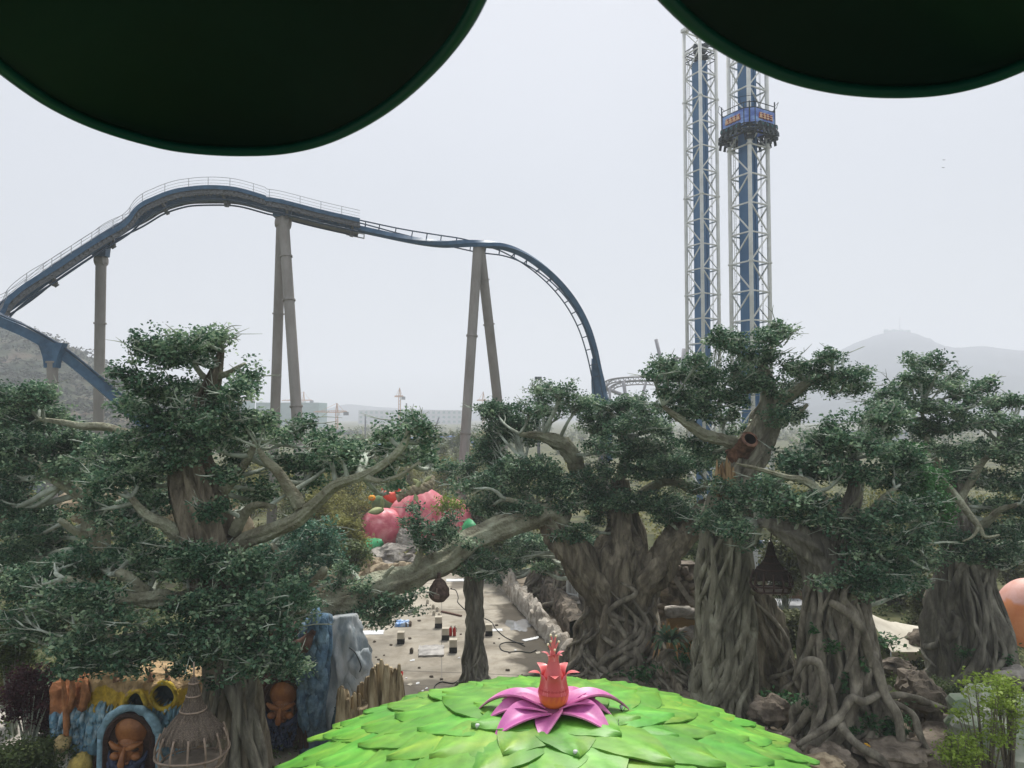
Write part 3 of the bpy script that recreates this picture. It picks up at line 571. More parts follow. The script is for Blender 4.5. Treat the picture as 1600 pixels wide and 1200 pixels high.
# hollow stump and broken stub on the pillar tree's crown
t = thing('hollow_stump', at(1165,700,35.4), 'reddish hollow sawn stump facing the camera high on the pillar tree', 'stump')
a = at(1150,712,36); b = at(1172,686,34.6); r_ = 12*pxm(35); M_hollow = mat('hollow_shade', (.015, .010, .008), None, 3, .9)  # dark colour stands in for the shade deep inside the hollow
m = MB(); m.tube([a, (a+b)/2, b], [r_*1.5, r_*1.15, r_*1.1], n=28, seg=12, cap=False, disp=flute(4, 5, .12))
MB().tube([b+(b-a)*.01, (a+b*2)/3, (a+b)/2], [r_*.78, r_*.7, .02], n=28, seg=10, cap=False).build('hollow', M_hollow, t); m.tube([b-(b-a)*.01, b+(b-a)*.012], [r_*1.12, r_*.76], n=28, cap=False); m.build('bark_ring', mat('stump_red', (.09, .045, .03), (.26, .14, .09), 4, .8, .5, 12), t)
t = thing('broken_stub', at(1135,745,34.6), 'yellowish broken splintered stub standing in the leaves of the pillar tree', 'stump')
M_split = mat('split_wood', (.11, .065, .03), (.36, .25, .13), 5, .85, .6, 9, (1, 1, .12), c3=(.30, .20, .10))
m = MB(); rs = random.Random(3)
for i in range(16):
    x = 1120+28*i/15; b = at(x, 775, 34.6+rs.uniform(-.3, .3)); h = at(x+rs.uniform(-2, 2), 716+14*abs(i-7)/7+rs.uniform(-10, 8), 34.6+rs.uniform(-.2, .2))
    m.tube([b, (b+h)/2, h], [.16, .13, .02], n=7, seg=6)
m.build('splintered_wood', M_split, t)
# ------------------------------------------------------------------ roller coaster
M_blue = mat('coaster_blue', (.035, .09, .165), (.055, .13, .22), 1.2, .45, .05, 6, detail=4, grime=.35, gs=.7)
M_blue2 = mat('coaster_blue_dark', (.025, .055, .10), (.04, .08, .13), 1.2, .5)
M_grate = mat('walkway_grey', (.10, .11, .12), (.17, .18, .19), 5, .6, .3, 30)
M_rail = mat('handrail_grey', (.30, .32, .34), None, 3, .5, metal=.2)
M_post = mat('support_grey', (.235, .222, .202), (.295, .28, .258), .5, .6, .05, 5, stretch=(1, 1, .3), grime=.35, gs=.6)
rc = thing('roller_coaster', gnd(442, 835), 'tall blue roller coaster with a railed crest and grey tube supports, behind the trees', 'roller coaster')
def track_frames(pts, n, rolls=None):
    S = spline([(*at(a, b, Y), (rolls[i] if rolls else 0)) for i, (a, b, Y) in enumerate(pts)], n); P = S[:, :3]
    T = np.gradient(P, axis=0); T /= np.linalg.norm(T, axis=1)[:, None]
    Sd = np.cross(T, [0, 0, 1.]); Sd /= np.linalg.norm(Sd, axis=1)[:, None]; U = np.cross(Sd, T)
    a = np.radians(S[:, 3])[:, None]
    return P, T, Sd*np.cos(a)+U*np.sin(a), U*np.cos(a)-Sd*np.sin(a)
def extr(m, P, S, U, loop):
    G = np.array([[p+s*a+u*b for a, b in loop] for p, s, u in zip(P, S, U)]); m.grid(G, close=True)
    n = len(loop); k = len(G)
    return m
def cyc(P, step):
    d = np.concatenate([[0], np.cumsum(np.linalg.norm(np.diff(P, axis=0), axis=1))]); return [int(np.searchsorted(d, x)) for x in np.arange(step/2, d[-1], step)]
lift = [(-90,530,72),(-40,503,74),(0,477,76),(60,434,78),(110,400,80),(157,370,82),(200,343,84),(240,318,85),(280,304,86),(320,300,87),(370,302,87.5),(420,315,88),(442,321,88),(500,336,89),(562,350,90)]
P, T, S_, U = track_frames(lift, 190)
def part(m, name, matl, **k): return m.build(name, matl, rc, **k)
lt = part(extr(MB(), P, S_, U, [(-.42, -.25), (.42, -.25), (.42, -1.05), (-.42, -1.05)]), 'track_beam', M_blue, sharp=40)
m = MB()
for q in (-.75, .75): m.tube([tuple(x) for x in P+S_*q+U*.12], .14, n=8)
for i in cyc(P, 1.6): m.bar(P[i]+S_[i]*.78-U[i]*.1, P[i]-S_[i]*.78-U[i]*.1, .14, .22)
m.build('running_rail', M_blue2, lt, smooth=False)
cw = [P, S_, U]
for sgn in (-1, 1):
    lo, hi = (.95, 2.15) if sgn > 0 else (-2.15, -.95)
    w_ = part(extr(MB(), P, S_, U, [(lo, .02), (hi, .02), (hi, -.10), (lo, -.10)]), 'walkway', M_grate, sharp=40)
    fas = extr(MB(), P, S_, U, [(hi if sgn > 0 else lo, .14), ((hi if sgn > 0 else lo)+.07*sgn, .14), ((hi if sgn > 0 else lo)+.07*sgn, -.34), (hi if sgn > 0 else lo, -.34)])
    fas.build('edge_beam', M_blue, w_, sharp=40)
    # steps and stiffeners seen from below
    m = MB()
    for i in cyc(P, .55): m.bar(P[i]+S_[i]*lo-U[i]*.52, P[i]+S_[i]*(hi-.1)-U[i]*.52, .26, .40)
    extr(m, P, S_, U, [((hi if sgn > 0 else lo)-.22*sgn, -.2), ((hi if sgn > 0 else lo)-.28*sgn, -.2), ((hi if sgn > 0 else lo)-.28*sgn, -.86), ((hi if sgn > 0 else lo)-.22*sgn, -.86)]).build('stair_panel', M_grate, w_, smooth=False)
    e_ = (hi if sgn > 0 else lo)
    for hgt, r_ in ((1.1, .030), (.75, .02), (.4, .02)):
        MB().tube([tuple(x) for x in P+S_*e_+np.array([0, 0, hgt])], r_, n=5).build('handrail', M_rail, w_)
    for i in cyc(P, 2.6): MB().bar(P[i]+S_[i]*e_, P[i]+S_[i]*e_+Vector((0, 0, 1.1)), .05).build('rail_post', M_rail, w_, smooth=False)
lo = int(len(P)*.42)   # lower service beams under the crest and brackets
for q in (-.55, .55):
    Q = P+S_*q*2.2-U*1.25
    part(MB().tube([tuple(x) for x in Q[:]], .10, n=6), 'lower_beam', M_blue2)
for k, i in enumerate(cyc(P, 7.6)):
    m = MB(); m.bar(P[i]+S_[i]*2.1-U[i]*.3, P[i]-S_[i]*2.1-U[i]*.3, .3, .45)
    for q in (-1, 1): m.bar(P[i]+S_[i]*2.0*q-U[i]*.3, P[i]+S_[i]*.5*q-U[i]*1.5, .26, .34)
    m.bar(P[i]-U[i]*1.0, P[i]-U[i]*1.75, .5, .4); part(m, 'bracket', M_grate, smooth=False)
m = MB(); i0 = cyc(P, 2)[-8]; 
extr(m, P[-34:], S_[-34:], U[-34:], [(-1.9, -1.05), (.4, -1.05), (.4, -1.2), (-1.9, -1.2)]); part(m, 'service_deck', M_grate, sharp=40)
m = MB(); a = P[-5]-U[-5]*1.2
for x0, x1 in (((-1.9, 0), (-1.9, 2.2)), ((-1.9, 2.2), (.3, 2.2)), ((.3, 2.2), (.3, 0))):
    m.bar(a+S_[-5]*x0[0]+T[-5]*x0[1], a+S_[-5]*x1[0]+T[-5]*x1[1], .12)
part(m, 'deck_frame', M_rail, smooth=False)
# crest to the dive: rails turn from above the beam to below it
dive = [(556,349,90),(590,357,90.5),(620,364,91),(655,371,91.5),(690,377,92),(722,381,92),(752,386,92.2),(785,392,93),(815,405,94),(845,425,95),(872,450,96),(895,480,97),(913,515,98),(925,552,99),(933,588,100),(938,615,100.5),(942,650,101),(945,720,101)]
rolls = [0, 6, 14, 26, 48, 78, 110, 140, 160, 172, 178, 180, 180, 180, 180, 180, 180, 180]
P, T, S_, U = track_frames(dive, 160, rolls)
h = .85
d1 = part(extr(MB(), P, S_, U, [(-.24, -.2), (.24, -.2), (.46, -.2-h*.75), (.0, -.2-h), (-.46, -.2-h*.75)]), 'track_beam', M_blue, sharp=30)
m = MB()
for q in (-.62, .62): m.tube([tuple(x) for x in P+S_*q+U*.34], .09, n=7)
for i in cyc(P, 1.9):
    for q in (-1, 1): m.bar(P[i]-U[i]*.25, P[i]+S_[i]*.66*q+U[i]*.34, .10, .12)
m.build('running_rail', M_blue2, d1, smooth=False)
m = MB(); m.tube([at(928,560,100.5), at(934,600,101.2), at(941,640,101.6)], [.35, .9, 1.3], n=8, seg=10); part(m, 'tail_fin', M_blue)
m = MB(); m.tube([at(936,600,101.8), at(942,700,102), gnd(945,806)], [.7, .7, .7], n=16, seg=6); part(m, 'support_column', M_post)
# lower return track at left
ret = [(-120,430,66),(-60,452,68),(-20,476,70),(0,490,70.5),(40,508,71),(80,530,72),(115,554,73),(150,583,74),(180,609,75),(210,636,76),(250,674,77),(300,720,78)]
P, T, S_, U = track_frames(ret, 90)
d2 = part(extr(MB(), P, S_, U, [(-.4, -.2), (.4, -.2), (.42, -1.1), (-.42, -1.1)]), 'track_beam', M_blue, sharp=30)
m = MB()
for q in (-.7, .7): m.tube([tuple(x) for x in P+S_*q-U*.04], .10, n=7)
for i in cyc(P, 1.5): m.bar(P[i]+S_[i]*.72, P[i]-S_[i]*.72, .1, .14)
m.build('running_rail', M_blue2, d2, smooth=False)
c = at(82,562,71.8); m = MB(); G = []
for zz, wd in ((1.6, 1.25), (.9, .95), (.35, .75), (-.3, .62), (-.8, .58)): G.append([(c[0]+wd*sx, c[1]+.42*sy, c[2]+zz) for sx, sy in ((-1, -1), (1, -1), (1, 1), (-1, 1))])
part(m.grid(G, close=True), 'saddle', M_blue, sharp=30)
def column(top, foot, r, flanges, cap=True):
    top, foot = Vector(top), Vector(foot); m = MB(); m.tube([foot, (foot+top)/2, top], r, n=24, seg=5)
    o = part(m, 'support_column', M_post, sharp=60); d = (top-foot)
    for f in flanges:
        p = foot+d*f; MB().tube([p-d.normalized()*.09, p+d.normalized()*.09], r*1.2, n=24).build('flange', M_post, o, sharp=40)
    return o
def fl(top, foot, pys):     # flange fractions from picture rows
    zt, zf = top[2], foot[2]; return [(at(800, q, (top[1]+foot[1])/2)[2]-zf)/(zt-zf) for q in pys]
def leg(a, b, r, pys):
    t_, f_ = at(*a), at(*b); column(t_, f_, r, fl(t_, f_, pys))
leg((158,402,83), (151,842,84.5), .56, (412,506))
leg((440,340,88), (424,823,93), .60, (492,))
leg((443,340,88), (477,845,83.5), .62, (396,467,635))
leg((747,380,92), (717,834,88), .60, (524,677,822))
leg((749,378,92.2), (799,812,99), .62, (443,509))
leg((82,566,71.8), (80,880,71.8), .50, (566,))
m = MB(); m.tube([at(432,347,88), at(453,350,88)], .66, n=20); part(m, 'column_head', M_post, sharp=50)
m = MB(); m.tube([at(742,384,92.1), at(757,382,92.1)], .6, n=20); part(m, 'column_head', M_post, sharp=50)
m = MB(); m.tube([at(151,407,83), at(165,407,83)], .66, n=20); part(m, 'column_head', M_post, sharp=50)
m = MB(); c = at(158,388,82.6); m.box(c, (1.5, .9, 1.9), taper=1.2); part(m, 'saddle', M_blue, sharp=30)
m = MB(); c = at(443,332,88); m.box(c, (2.2, 1.2, 1.2)); part(m, 'saddle', M_blue, sharp=30)
# ------------------------------------------------------------------ drop towers
M_white = mat('tower_white', (.60, .61, .58), (.70, .71, .68), .6, .5, .05, 5, grime=.25, gs=.8)
M_tblue = mat('tower_blue', (.055, .135, .26), (.085, .19, .34), .4, .35, .05, 2, stretch=(1, 1, .2))
M_dark = mat('dark_metal', (.02, .03, .035), (.05, .065, .07), 3, .5)
def tower(px, Y, label, ztop, phase):
    c = at(px, 600, Y); t = thing('drop_tower', (c[0], c[1], 0), label, 'ride tower', 'twin drop towers'); rz = R(30.4); s = 1.66
    cs, sn = math.cos(rz), math.sin(rz)
    def W(x, y, z): return Vector((c[0]+x*cs-y*sn, c[1]+x*sn+y*cs, z))
    cor = [(-s, -s), (s, -s), (s, s), (-s, s)]; bay = 3.72; n = int(ztop/bay)
    for x, y in cor: MB().tube([W(x, y, 0), W(x, y, ztop*.5), W(x, y, ztop)], .27, n=10).build('leg', M_white, t)
    z0 = ztop-n*bay
    for f in range(4):
        (x0, y0), (x1, y1) = cor[f], cor[(f+1) % 4]
        m = MB()
        for k in range(n+1):
            za = z0+k*bay; m.bar(W(x0, y0, za), W(x1, y1, za), .17, .17)
            if k < n:
                a, b = ((x0, y0), (x1, y1)) if (k+phase) % 2 else ((x1, y1), (x0, y0))
                m.bar(W(*a, za), W(*b, za+bay), .15, .15)
        m.build('lattice_side', M_white, t, smooth=False)
        m = MB()
        for k in range(0, n+1, 4): 
            for x, y in (cor[f],): m.tube([W(x, y, z0+k*bay-.1), W(x, y, z0+k*bay+.1)], .38, n=10)
        m.build('flange', M_white, t, sharp=40)
    q = .82; m = MB(); m.grid([[W(a*q+.1, b*q+.2, z) for a, b in ((-1, -1), (1, -1), (1, 1), (-1, 1))] for z in (0, ztop*.5, ztop-5)], close=True)
    m.grid([[W(a+.1, b+.2, z) for a, b in ((.25, -q-.16), (.45, -q-.16), (.45, -q), (.25, -q))] for z in (0, ztop-5)], close=True)
    m.build('core_casing', M_tblue, t, sharp=30)
    m = MB()
    for x in (-1.35, -1.0): m.tube([W(x, 1.3, 0), W(x, 1.3, ztop-4)], .035, n=5)
    for k in range(int((ztop-4)/.38)): m.bar(W(-1.35, 1.3, k*.38), W(-1.0, 1.3, k*.38), .03)
    m.build('ladder', M_white, t, smooth=False)
    m = MB()
    for x in (1.15, 1.35): m.tube([W(x, -.9, 0), W(x, -.9, ztop-3)], .025, n=5)
    for k in range(int(ztop/3.72)): m.bar(W(.9, -1.05, k*3.72+1), W(1.2, -1.05, k*3.72+1), .06)
    m.build('cable', M_dark, t)
    m = MB()
    for x, y in cor: m.box(W(x*.95, y*.95, ztop+.15), (.9, .9, .5), rz=rz)
    m.build('top_cap', M_white, t, smooth=False)
    m = MB()
    for k in range(10): m.box(W(random.Random(k).uniform(-1, 1), random.Random(k+9).uniform(-1, 1), ztop-2-random.Random(k+3).uniform(0, 3.4)), (.9, .7, .6), rz=rz+k)
    for zz in (3.2, 4.1, 5): 
        for f in range(4): m.bar(W(*cor[f], ztop-zz), W(*cor[(f+1) % 4], ztop-zz), .1)
    m.build('winch_gear', M_dark, t, smooth=False)
    return t, W
tower(1099.5, 111, 'left lattice ride tower with blue core, farther of the two and without a seat ring', at(1100,47,111)[2], 0)
tr, W = tower(1174.5, 94, 'right lattice ride tower with blue core that carries the ring of seats', at(1100,-30,94)[2], 1)
zc = at(1170,214,94)[2]
t = thing('drop_ride_seats', W(0, 0, zc), 'ring of dark seats with a blue banner high on the right ride tower', 'ride gondola')
s = 2.75; ch = .95; oc = [(-s+ch, -s), (s-ch, -s), (s, -s+ch), (s, s-ch), (s-ch, s), (-s+ch, s), (-s, s-ch), (-s, -s+ch)]
M_ban = mat('banner_blue', (.10, .17, .50), (.30, .48, .80), .6, .5, c3=(.18, .27, .62), stretch=(1, 1, 2.2))
M_glyph = mat('glyph_red', (.42, .05, .04), None, 3, .6); M_glyph2 = mat('glyph_cream', (.80, .55, .35), None, 3, .6)
for f in range(8):
    (x0, y0), (x1, y1) = oc[f], oc[(f+1) % 8]
    big = f % 2 == 0
    G = [[W(x0, y0, zc+.75), W(x1, y1, zc+.75)], [W(x0, y0, zc+2.55), W(x1, y1, zc+2.55)]]; n_ = Vector((y1-y0, -(x1-x0), 0)).normalized()*.06
    m = MB(); m.grid(G); G2 = [[W(x0-n_[0], y0-n_[1], z), W(x1-n_[0], y1-n_[1], z)] for z in (zc+.75, zc+2.55)]; m.grid(G2); b = m.build('banner', M_ban, t, smooth=False)
    if big:
        cx_, cy_ = (x0+x1)/2, (y0+y1)/2; dx, dy = (x1-x0)/3.6, (y1-y0)/3.6; nn = n_*1.3
        def bars(rsd, wd, matl, off):
            rs = random.Random(rsd); mm = MB()
            for g in range(4):
                u0 = -1.15+g*.62
                for a, b2 in (((.0, .1), (.5, .1)), ((.25, -.1), (.25, .75)), ((.0, .45), (.5, .45)), ((.05, .7), (.45, .75)), ((.02, -.05), (.12, .4)), ((.48, -.05), (.36, .4))):
                    if rs.random() < .85:
                        p0 = W(cx_+dx*(u0+a[0])+nn[0]*off, cy_+dy*(u0+a[0])+nn[1]*off, zc+1.35+a[1]*.85); p1 = W(cx_+dx*(u0+b2[0])+nn[0]*off, cy_+dy*(u0+b2[0])+nn[1]*off, zc+1.35+b2[1]*.85)
                        mm.bar(p0, p1, wd, wd)
            mm.build('lettering', matl, b, smooth=False)
        bars(f, .17, M_glyph, .6); bars(f, .085, M_glyph2, 1.9)
        m = MB(); m.box(W(cx_, cy_, zc+.45), (.1, .1, .1))
        for k in range(4):
            u = (k-1.5)*.82/1.0; ex, ey = (x1-x0)/math.hypot(x1-x0, y1-y0), (y1-y0)/math.hypot(x1-x0, y1-y0); nx_, ny_ = ey, -ex
            def Q(a, o, z): return W(cx_+ex*(u+a)+nx_*o, cy_+ey*(u+a)+ny_*o, zc+z)
            st = MB(); st.bar(Q(0, .15, -.2), Q(0, .25, .75), .5, .14); st.bar(Q(0, .15, -.25), Q(0, .75, -.2), .5, .2)
            for sg in (-.18, .18): st.tube([Q(sg, .2, .75), Q(sg, .62, .65), Q(sg, .72, .2), Q(sg*.4, .68, -.05)], .07, n=6, seg=9)
            st.bar(Q(0, .8, -.25), Q(0, .95, -.9), .36, .12)
            so_ = st.build('seat', M_dark, t, sharp=40)
            MB().tube([Q(-.13, .3, .72), Q(-.14, .66, .5), Q(0, .78, .15), Q(.14, .66, .5), Q(.13, .3, .72)], .055, n=6, seg=14).build('harness', mat('harness_teal', (.04, .14, .15), None) if 'harness_teal' not in MATS else MATS['harness_teal'], so_)
m = MB()
for z_ in (zc+.7, zc+2.6, zc+3.3):
    m.tube([W(*p, z_) for p in oc]+[W(*oc[0], z_), W(*oc[1], z_)], .06, n=6)
for f in range(8): m.bar(W(*oc[f], zc+.2), W(*oc[f], zc+3.35), .09)
for f in range(4):
    x, y = ((-s, -s), (s, -s), (s, s), (-s, s))[f]; m.bar(W(x*.84, y*.84, zc-.5), W(x*.84, y*.84, zc+(4.2 if f % 2 else 3.4)), .13)
    m.tube([W(x*1.0, y*.5, zc+3.3), W(x*1.25, y*.6, zc+3.9), W(x*.8, y*1.1, zc+3.9), W(x*.6, y*1.05, zc+3.3)], .035, n=5)
m.build('cage_frame', M_dark, t, smooth=False)
m = MB()
for z_, q, r_ in ((zc-.35, 2.5, .16), (zc-.1, 2.9, .12), (zc+.5, 2.4, .14)):
    m.tube([W(a*q/s, b*q/s, z_) for a, b in oc]+[W(oc[0][0]*q/s, oc[0][1]*q/s, z_)], r_, n=6)
for f in range(8): m.bar(W(oc[f][0]*.62, oc[f][1]*.62, zc-.3), W(oc[f][0]*1.15, oc[f][1]*1.15, zc-.3), .3, .4); m.bar(W(oc[f][0]*.7, oc[f][1]*.7, zc-1.2), W(oc[f][0], oc[f][1], zc-.3), .12)
for f in range(4): 
    for k in range(3): x, y = ((-1, -1), (1, -1), (1, 1), (-1, 1))[f]; m.box(W(x*1.75, y*1.75, zc-.9+k*.9), (.6, .6, .5), rz=.5)
m.build('carriage', M_dark, t, smooth=False)
# ------------------------------------------------------------------ pale coaster far behind, posts
M_pale = mat('pale_steel', (.34, .34, .36), None, 3, .6)
t = thing('steel_coaster', gnd(990, 720), 'pale lattice-tracked coaster in the haze between the blue dive and the towers', 'roller coaster')
def truss(pts, gap, n):
    P, T, S_, U = track_frames(pts, n); m = MB()
    Q = [P+U*gap/2+S_*.7, P-U*gap/2, P+U*gap/2-S_*.7]
    for q in Q: m.tube([tuple(x) for x in q], .16, n=5)
    for i in range(0, n-2, 2): m.bar(Q[0][i], Q[1][i+1], .1); m.bar(Q[1][i+1], Q[0][i+2], .1); m.bar(Q[2][i], Q[1][i+1], .1); m.bar(Q[0][i], Q[2][i], .1)
    m.build('lattice_track', M_pale, t, smooth=False)
truss([(944,606,170),(955,596,168),(985,592,166),(1020,592,165),(1060,594,166),(1100,600,168)], .8, 44)
truss([(944,606,172),(950,612,172),(965,602,171),(1000,598,170),(1050,601,170),(1100,606,170)], .8, 44)
truss([(1052,562,160),(1075,562,160),(1110,563,160)], .7, 18)
m = MB(); m.tube([at(945,606,170), at(985,622,170), at(1030,640,171), at(1080,655,172)], .42, n=6, seg=20); m.build('track_tube', M_pale, t)
for a, b, r_ in (((1025,530,160),(1046,620,160),.4),((1070,545,158),(1062,640,158),.62),((974,596,166),(990,700,166),.4),((1010,594,165),(984,700,165),.3),((953,604,168),(952,706,168),.3),((1040,596,166),(1052,700,166),.35)):
    MB().tube([at(*b), at(*a)], r_, n=8).build('support', M_pale, t)
m = MB()
for i in range(14): rs = random.Random(i); m.bar(at(950+rs.uniform(0, 60), 612+rs.uniform(0, 20), 169), at(965+rs.uniform(0, 60), 625+rs.uniform(0, 25), 169), .12)
m.build('brace', M_pale, t, smooth=False)
t = thing('lamp_mast', gnd(842, 735), 'lone dark pole with a small head rising behind the broad centre tree', 'mast')
MB().tube([gnd(842,735), at(841,600,at(842,735,1)[1]*gnd(842,735)[1])], .42, n=10).build('pole', mat('pole_grey', (.16, .17, .19), None), t)
MB().box(at(841,591,gnd(842,735)[1]), (1.8, 1, .8)).build('head', MATS['pole_grey'], t)
# ------------------------------------------------------------------ skyline: cranes, buildings, sheds, poles
M_crane = mat('crane_orange', (.55, .28, .13), None, 3, .6)
def crane(px, base_py, top_py, Y, jl, jr, label, jib=.75, cw=1, matl=None):
    b = at(px, base_py, Y); zt = at(px, top_py, Y)[2]; t = thing('tower_crane', (b[0], b[1], 0), label, 'crane', 'tower cranes in the haze'); u = pxm(Y)
    m = MB(); w_ = 1.7; zj = zt*jib if jib > 1 else zt-(zt)*(1-jib)
    zj = zt-11*(Y/900)
    for x, y in ((-1, -1), (1, -1), (1, 1), (-1, 1)): m.bar((b[0]+x*w_*.5, b[1]+y*w_*.5, 0), (b[0]+x*w_*.5, b[1]+y*w_*.5, zj), .45)
    n = int(zj/3)
    for k in range(n): s_ = 1 if k % 2 else -1; m.bar((b[0]-s_*w_*.5, b[1]-w_*.5, k*3), (b[0]+s_*w_*.5, b[1]-w_*.5, k*3+3), .3)
    m.build('mast', matl or M_crane, t, smooth=False)
    m = MB(); m.bar((b[0]-1, b[1], zj), (b[0], b[1], zt), .7); m.bar((b[0]+1, b[1], zj), (b[0], b[1], zt), .7); m.build('apex', matl or M_crane, t, smooth=False)
    for nm, x in (('jib', -jl*u), ('counter_jib', jr*u)):
        m = MB(); m.bar((b[0], b[1], zj), (b[0]+x, b[1], zj+.3), .8, .8); m.bar((b[0], b[1], zj+1.6), (b[0]+x*.95, b[1], zj+.9), .35); m.bar((b[0], b[1], zt), (b[0]+x*.7, b[1], zj+1), .22)
        for k in range(9): q = k/9*x*.9; m.bar((b[0]+q, b[1], zj), (b[0]+q+x*.05, b[1], zj+1.5), .25)
        m.build(nm, matl or M_crane, t, smooth=False)
    MB().box((b[0]+jr*u*.9, b[1], zj-1.2), (4, 3, 3)).build('counterweight', MATS['pole_grey'], t, smooth=False)
    MB().box((b[0]+1.6, b[1]-1, zj-1.6), (2, 2, 2.4)).build('cab', M_white, t, smooth=False)
crane(526, 680, 630, 640, 36, 16, 'orange tower crane with a grey counterweight, left of the gap between the trees')
crane(624, 680, 606, 720, 8, 6, 'tallest thin crane in the middle of the skyline, jibs seen end-on')
crane(755, 690, 612, 760, 10, 5, 'thin orange crane right of the leaning coaster support')
crane(474, 660, 612, 900, 34, 14, 'faint crane above the green netted block')
crane(362, 660, 612, 900, 8, 36, 'faint crane at far left of the skyline, beside the tall left tree')
M_net = mat('green_netting', (.14, .26, .24), (.20, .32, .30), .08, .8, stretch=(1, 1, 3))
M_bld = mat('hazy_wall', (.40, .42, .44), (.5, .51, .52), .05, .8)
M_sheet = mat('blue_sheet_roof', (.04, .12, .40), (.07, .19, .52), .05, .5)
M_glassd = mat('window_dark', (.05, .06, .08), None, 2, .2)
def block(px0, px1, top, Y, dp, label, matl, rows=6, cols=8, cat='building', name='building', roof=None, group=None, top_rail=False, base_py=None):
    a = at(px0, top, Y); b = at(px1, top, Y); wd = b[0]-a[0]; t = thing(name, ((a[0]+b[0])/2, Y+dp/2, 0), label, cat, group)
    m = MB(); m.box(((a[0]+b[0])/2, Y+dp/2, a[2]/2-.25), (wd, dp, a[2]+.5)); m.build('wall', matl, t, smooth=False)
    if roof: MB().box(((a[0]+b[0])/2, Y+dp/2, a[2]+.2), (wd*1.02, dp*1.04, max(.5, a[2]*.16))).build('roof', roof, t, smooth=False)
    for i in range(rows):
        m = MB(); z = a[2]*(i+.5)/rows
        for j in range(cols): m.box((a[0]+wd*(j+.5)/cols, Y-.02, z), (wd/cols*.5, .1, a[2]/rows*.5))
        m.build('window_row', M_glassd if roof else M_net, t, smooth=False)
    return t
G_ = 'hazy blocks on the skyline'
block(356, 385, 626, 900, 30, 'small unfinished block at left of the skyline, nearest the tall left tree', M_net, group=G_)
block(400, 498, 629, 880, 40, 'wide green-netted block under construction behind the two coaster supports', M_net, 9, 14, group=G_)
block(560, 722, 641, 1300, 60, 'long low pale block on the skyline between the cranes', M_bld, 3, 20, group=G_)
block(508, 560, 673, 560, 14, 'grey flat shed in front of the orange crane', mat('shed_grey', (.16, .19, .22), None), 1, 6, 'shed', 'shed', MATS['pole_grey'])
block(470, 508, 694, 330, 10, 'white shed at the left end of the sheds, half behind the coaster support', M_bld, 1, 6, 'shed', 'shed', M_bld)
block(600, 668, 686, 400, 10, 'low blue-roofed shed partly behind the branches of the left tree', M_bld, 1, 8, 'shed', 'shed', M_sheet)
block(670, 722, 683, 420, 10, 'low blue-roofed shed just left of the leaning coaster support', M_bld, 1, 8, 'shed', 'shed', M_sheet)
block(722, 765, 692, 380, 8, 'low blue-roofed shed just right of the leaning coaster support', M_bld, 1, 6, 'shed', 'shed', M_sheet)
block(505, 598, 696, 360, 10, 'long low shed with a blue roof below the grey one', M_bld, 1, 12, 'shed', 'shed', M_sheet)
block(1318, 1420, 672, 360, 14, 'white low building glimpsed through the right trees', M_bld, 2, 12)
# blue hoarding with white characters
c = at(750, 706, 235); t = thing('billboard', (c[0], c[1], 0), 'blue board with white characters beside the leaning coaster support', 'billboard')
MB().box(at(750,698,235), (4.6, .3, 2.2)).build('panel', mat('board_blue', (.03, .12, .50), None), t, smooth=False)
m = MB(); rs = random.Random(4)
for k in range(3):
    u = at(738+k*11, 698, 234.7)
    for a, b in (((-.7, .5), (.7, .5)), ((0, .8), (0, -.7)), ((-.6, 0), (.6, 0)), ((-.5, -.6), (.6, -.6)), ((-.6, .4), (-.7, -.7))):
        if rs.random() < .9: m.bar((u[0]+a[0]*.8, u[1], u[2]+a[1]), (u[0]+b[0]*.8, u[1], u[2]+b[1]), .16)
m.build('lettering', M_white, t, smooth=False)
for x in (-1.8, 1.8): MB().tube([(c[0]+x, c[1]+.3, 0), (c[0]+x, c[1]+.3, c[2]+2)], .12, n=6).build('post', MATS['pole_grey'], t)
for px, tp, Y, lean in ((571,648,430,0),(498,655,430,-4),(686,652,380,-6),(635,630,600,0)):
    b = at(px, tp, Y); o = MB().tube([(b[0]-lean*-.8, b[1], 0), (b[0], b[1], b[2])], .45*Y/430, n=6).build('utility_pole', MATS['pole_grey'], at0=(b[0], b[1], 0))
    tag(o, {571:'thin upright dark pole right of the orange crane',498:'thin dark pole near the green netted block',686:'thin leaning dark pole above the blue sheds',635:'short pole beside the tallest thin crane'}[px], 'pole')
c = at(1406, 518, 2300); t = thing('antenna_mast', (c[0], c[1], c[2]-12), 'thin antenna mast on the summit of the right-hand mountain', 'antenna')
MB().tube([(c[0], c[1], c[2]-12), at(1406,495,2300)], [1.6, .7], n=6, seg=4).build('mast', M_pale, t)
m = MB(); rs = random.Random(2)
for k in range(7): q = at(1384+k*6, 517, 2290); m.box((q[0], q[1], q[2]-2), (rs.uniform(4, 9), 10, rs.uniform(6, 14)))
m.build('summit_building', M_net, t, smooth=False)
for px, py, k in ((1475,250,0),(1474,262,1)):
    c = at(px, py, 120); m = MB(); m.ell(c, (.12, .05, .04), 8)
    for s_ in (-1, 1): m.add([c+Vector((0, -.08, .02)), c+Vector((0, .1, .02)), c+Vector((s_*.16, .03, .09)), c+Vector((s_*.3, .05, .02))], [(0, 1, 2), (1, 3, 2)] if s_ > 0 else [(0, 2, 1), (1, 2, 3)])
    tag(m.build('bird', MATS['pole_grey'], at0=c), 'tiny dark bird in the sky at right, the %s of two' % ('upper', 'lower')[k], 'bird', 'birds in the sky')
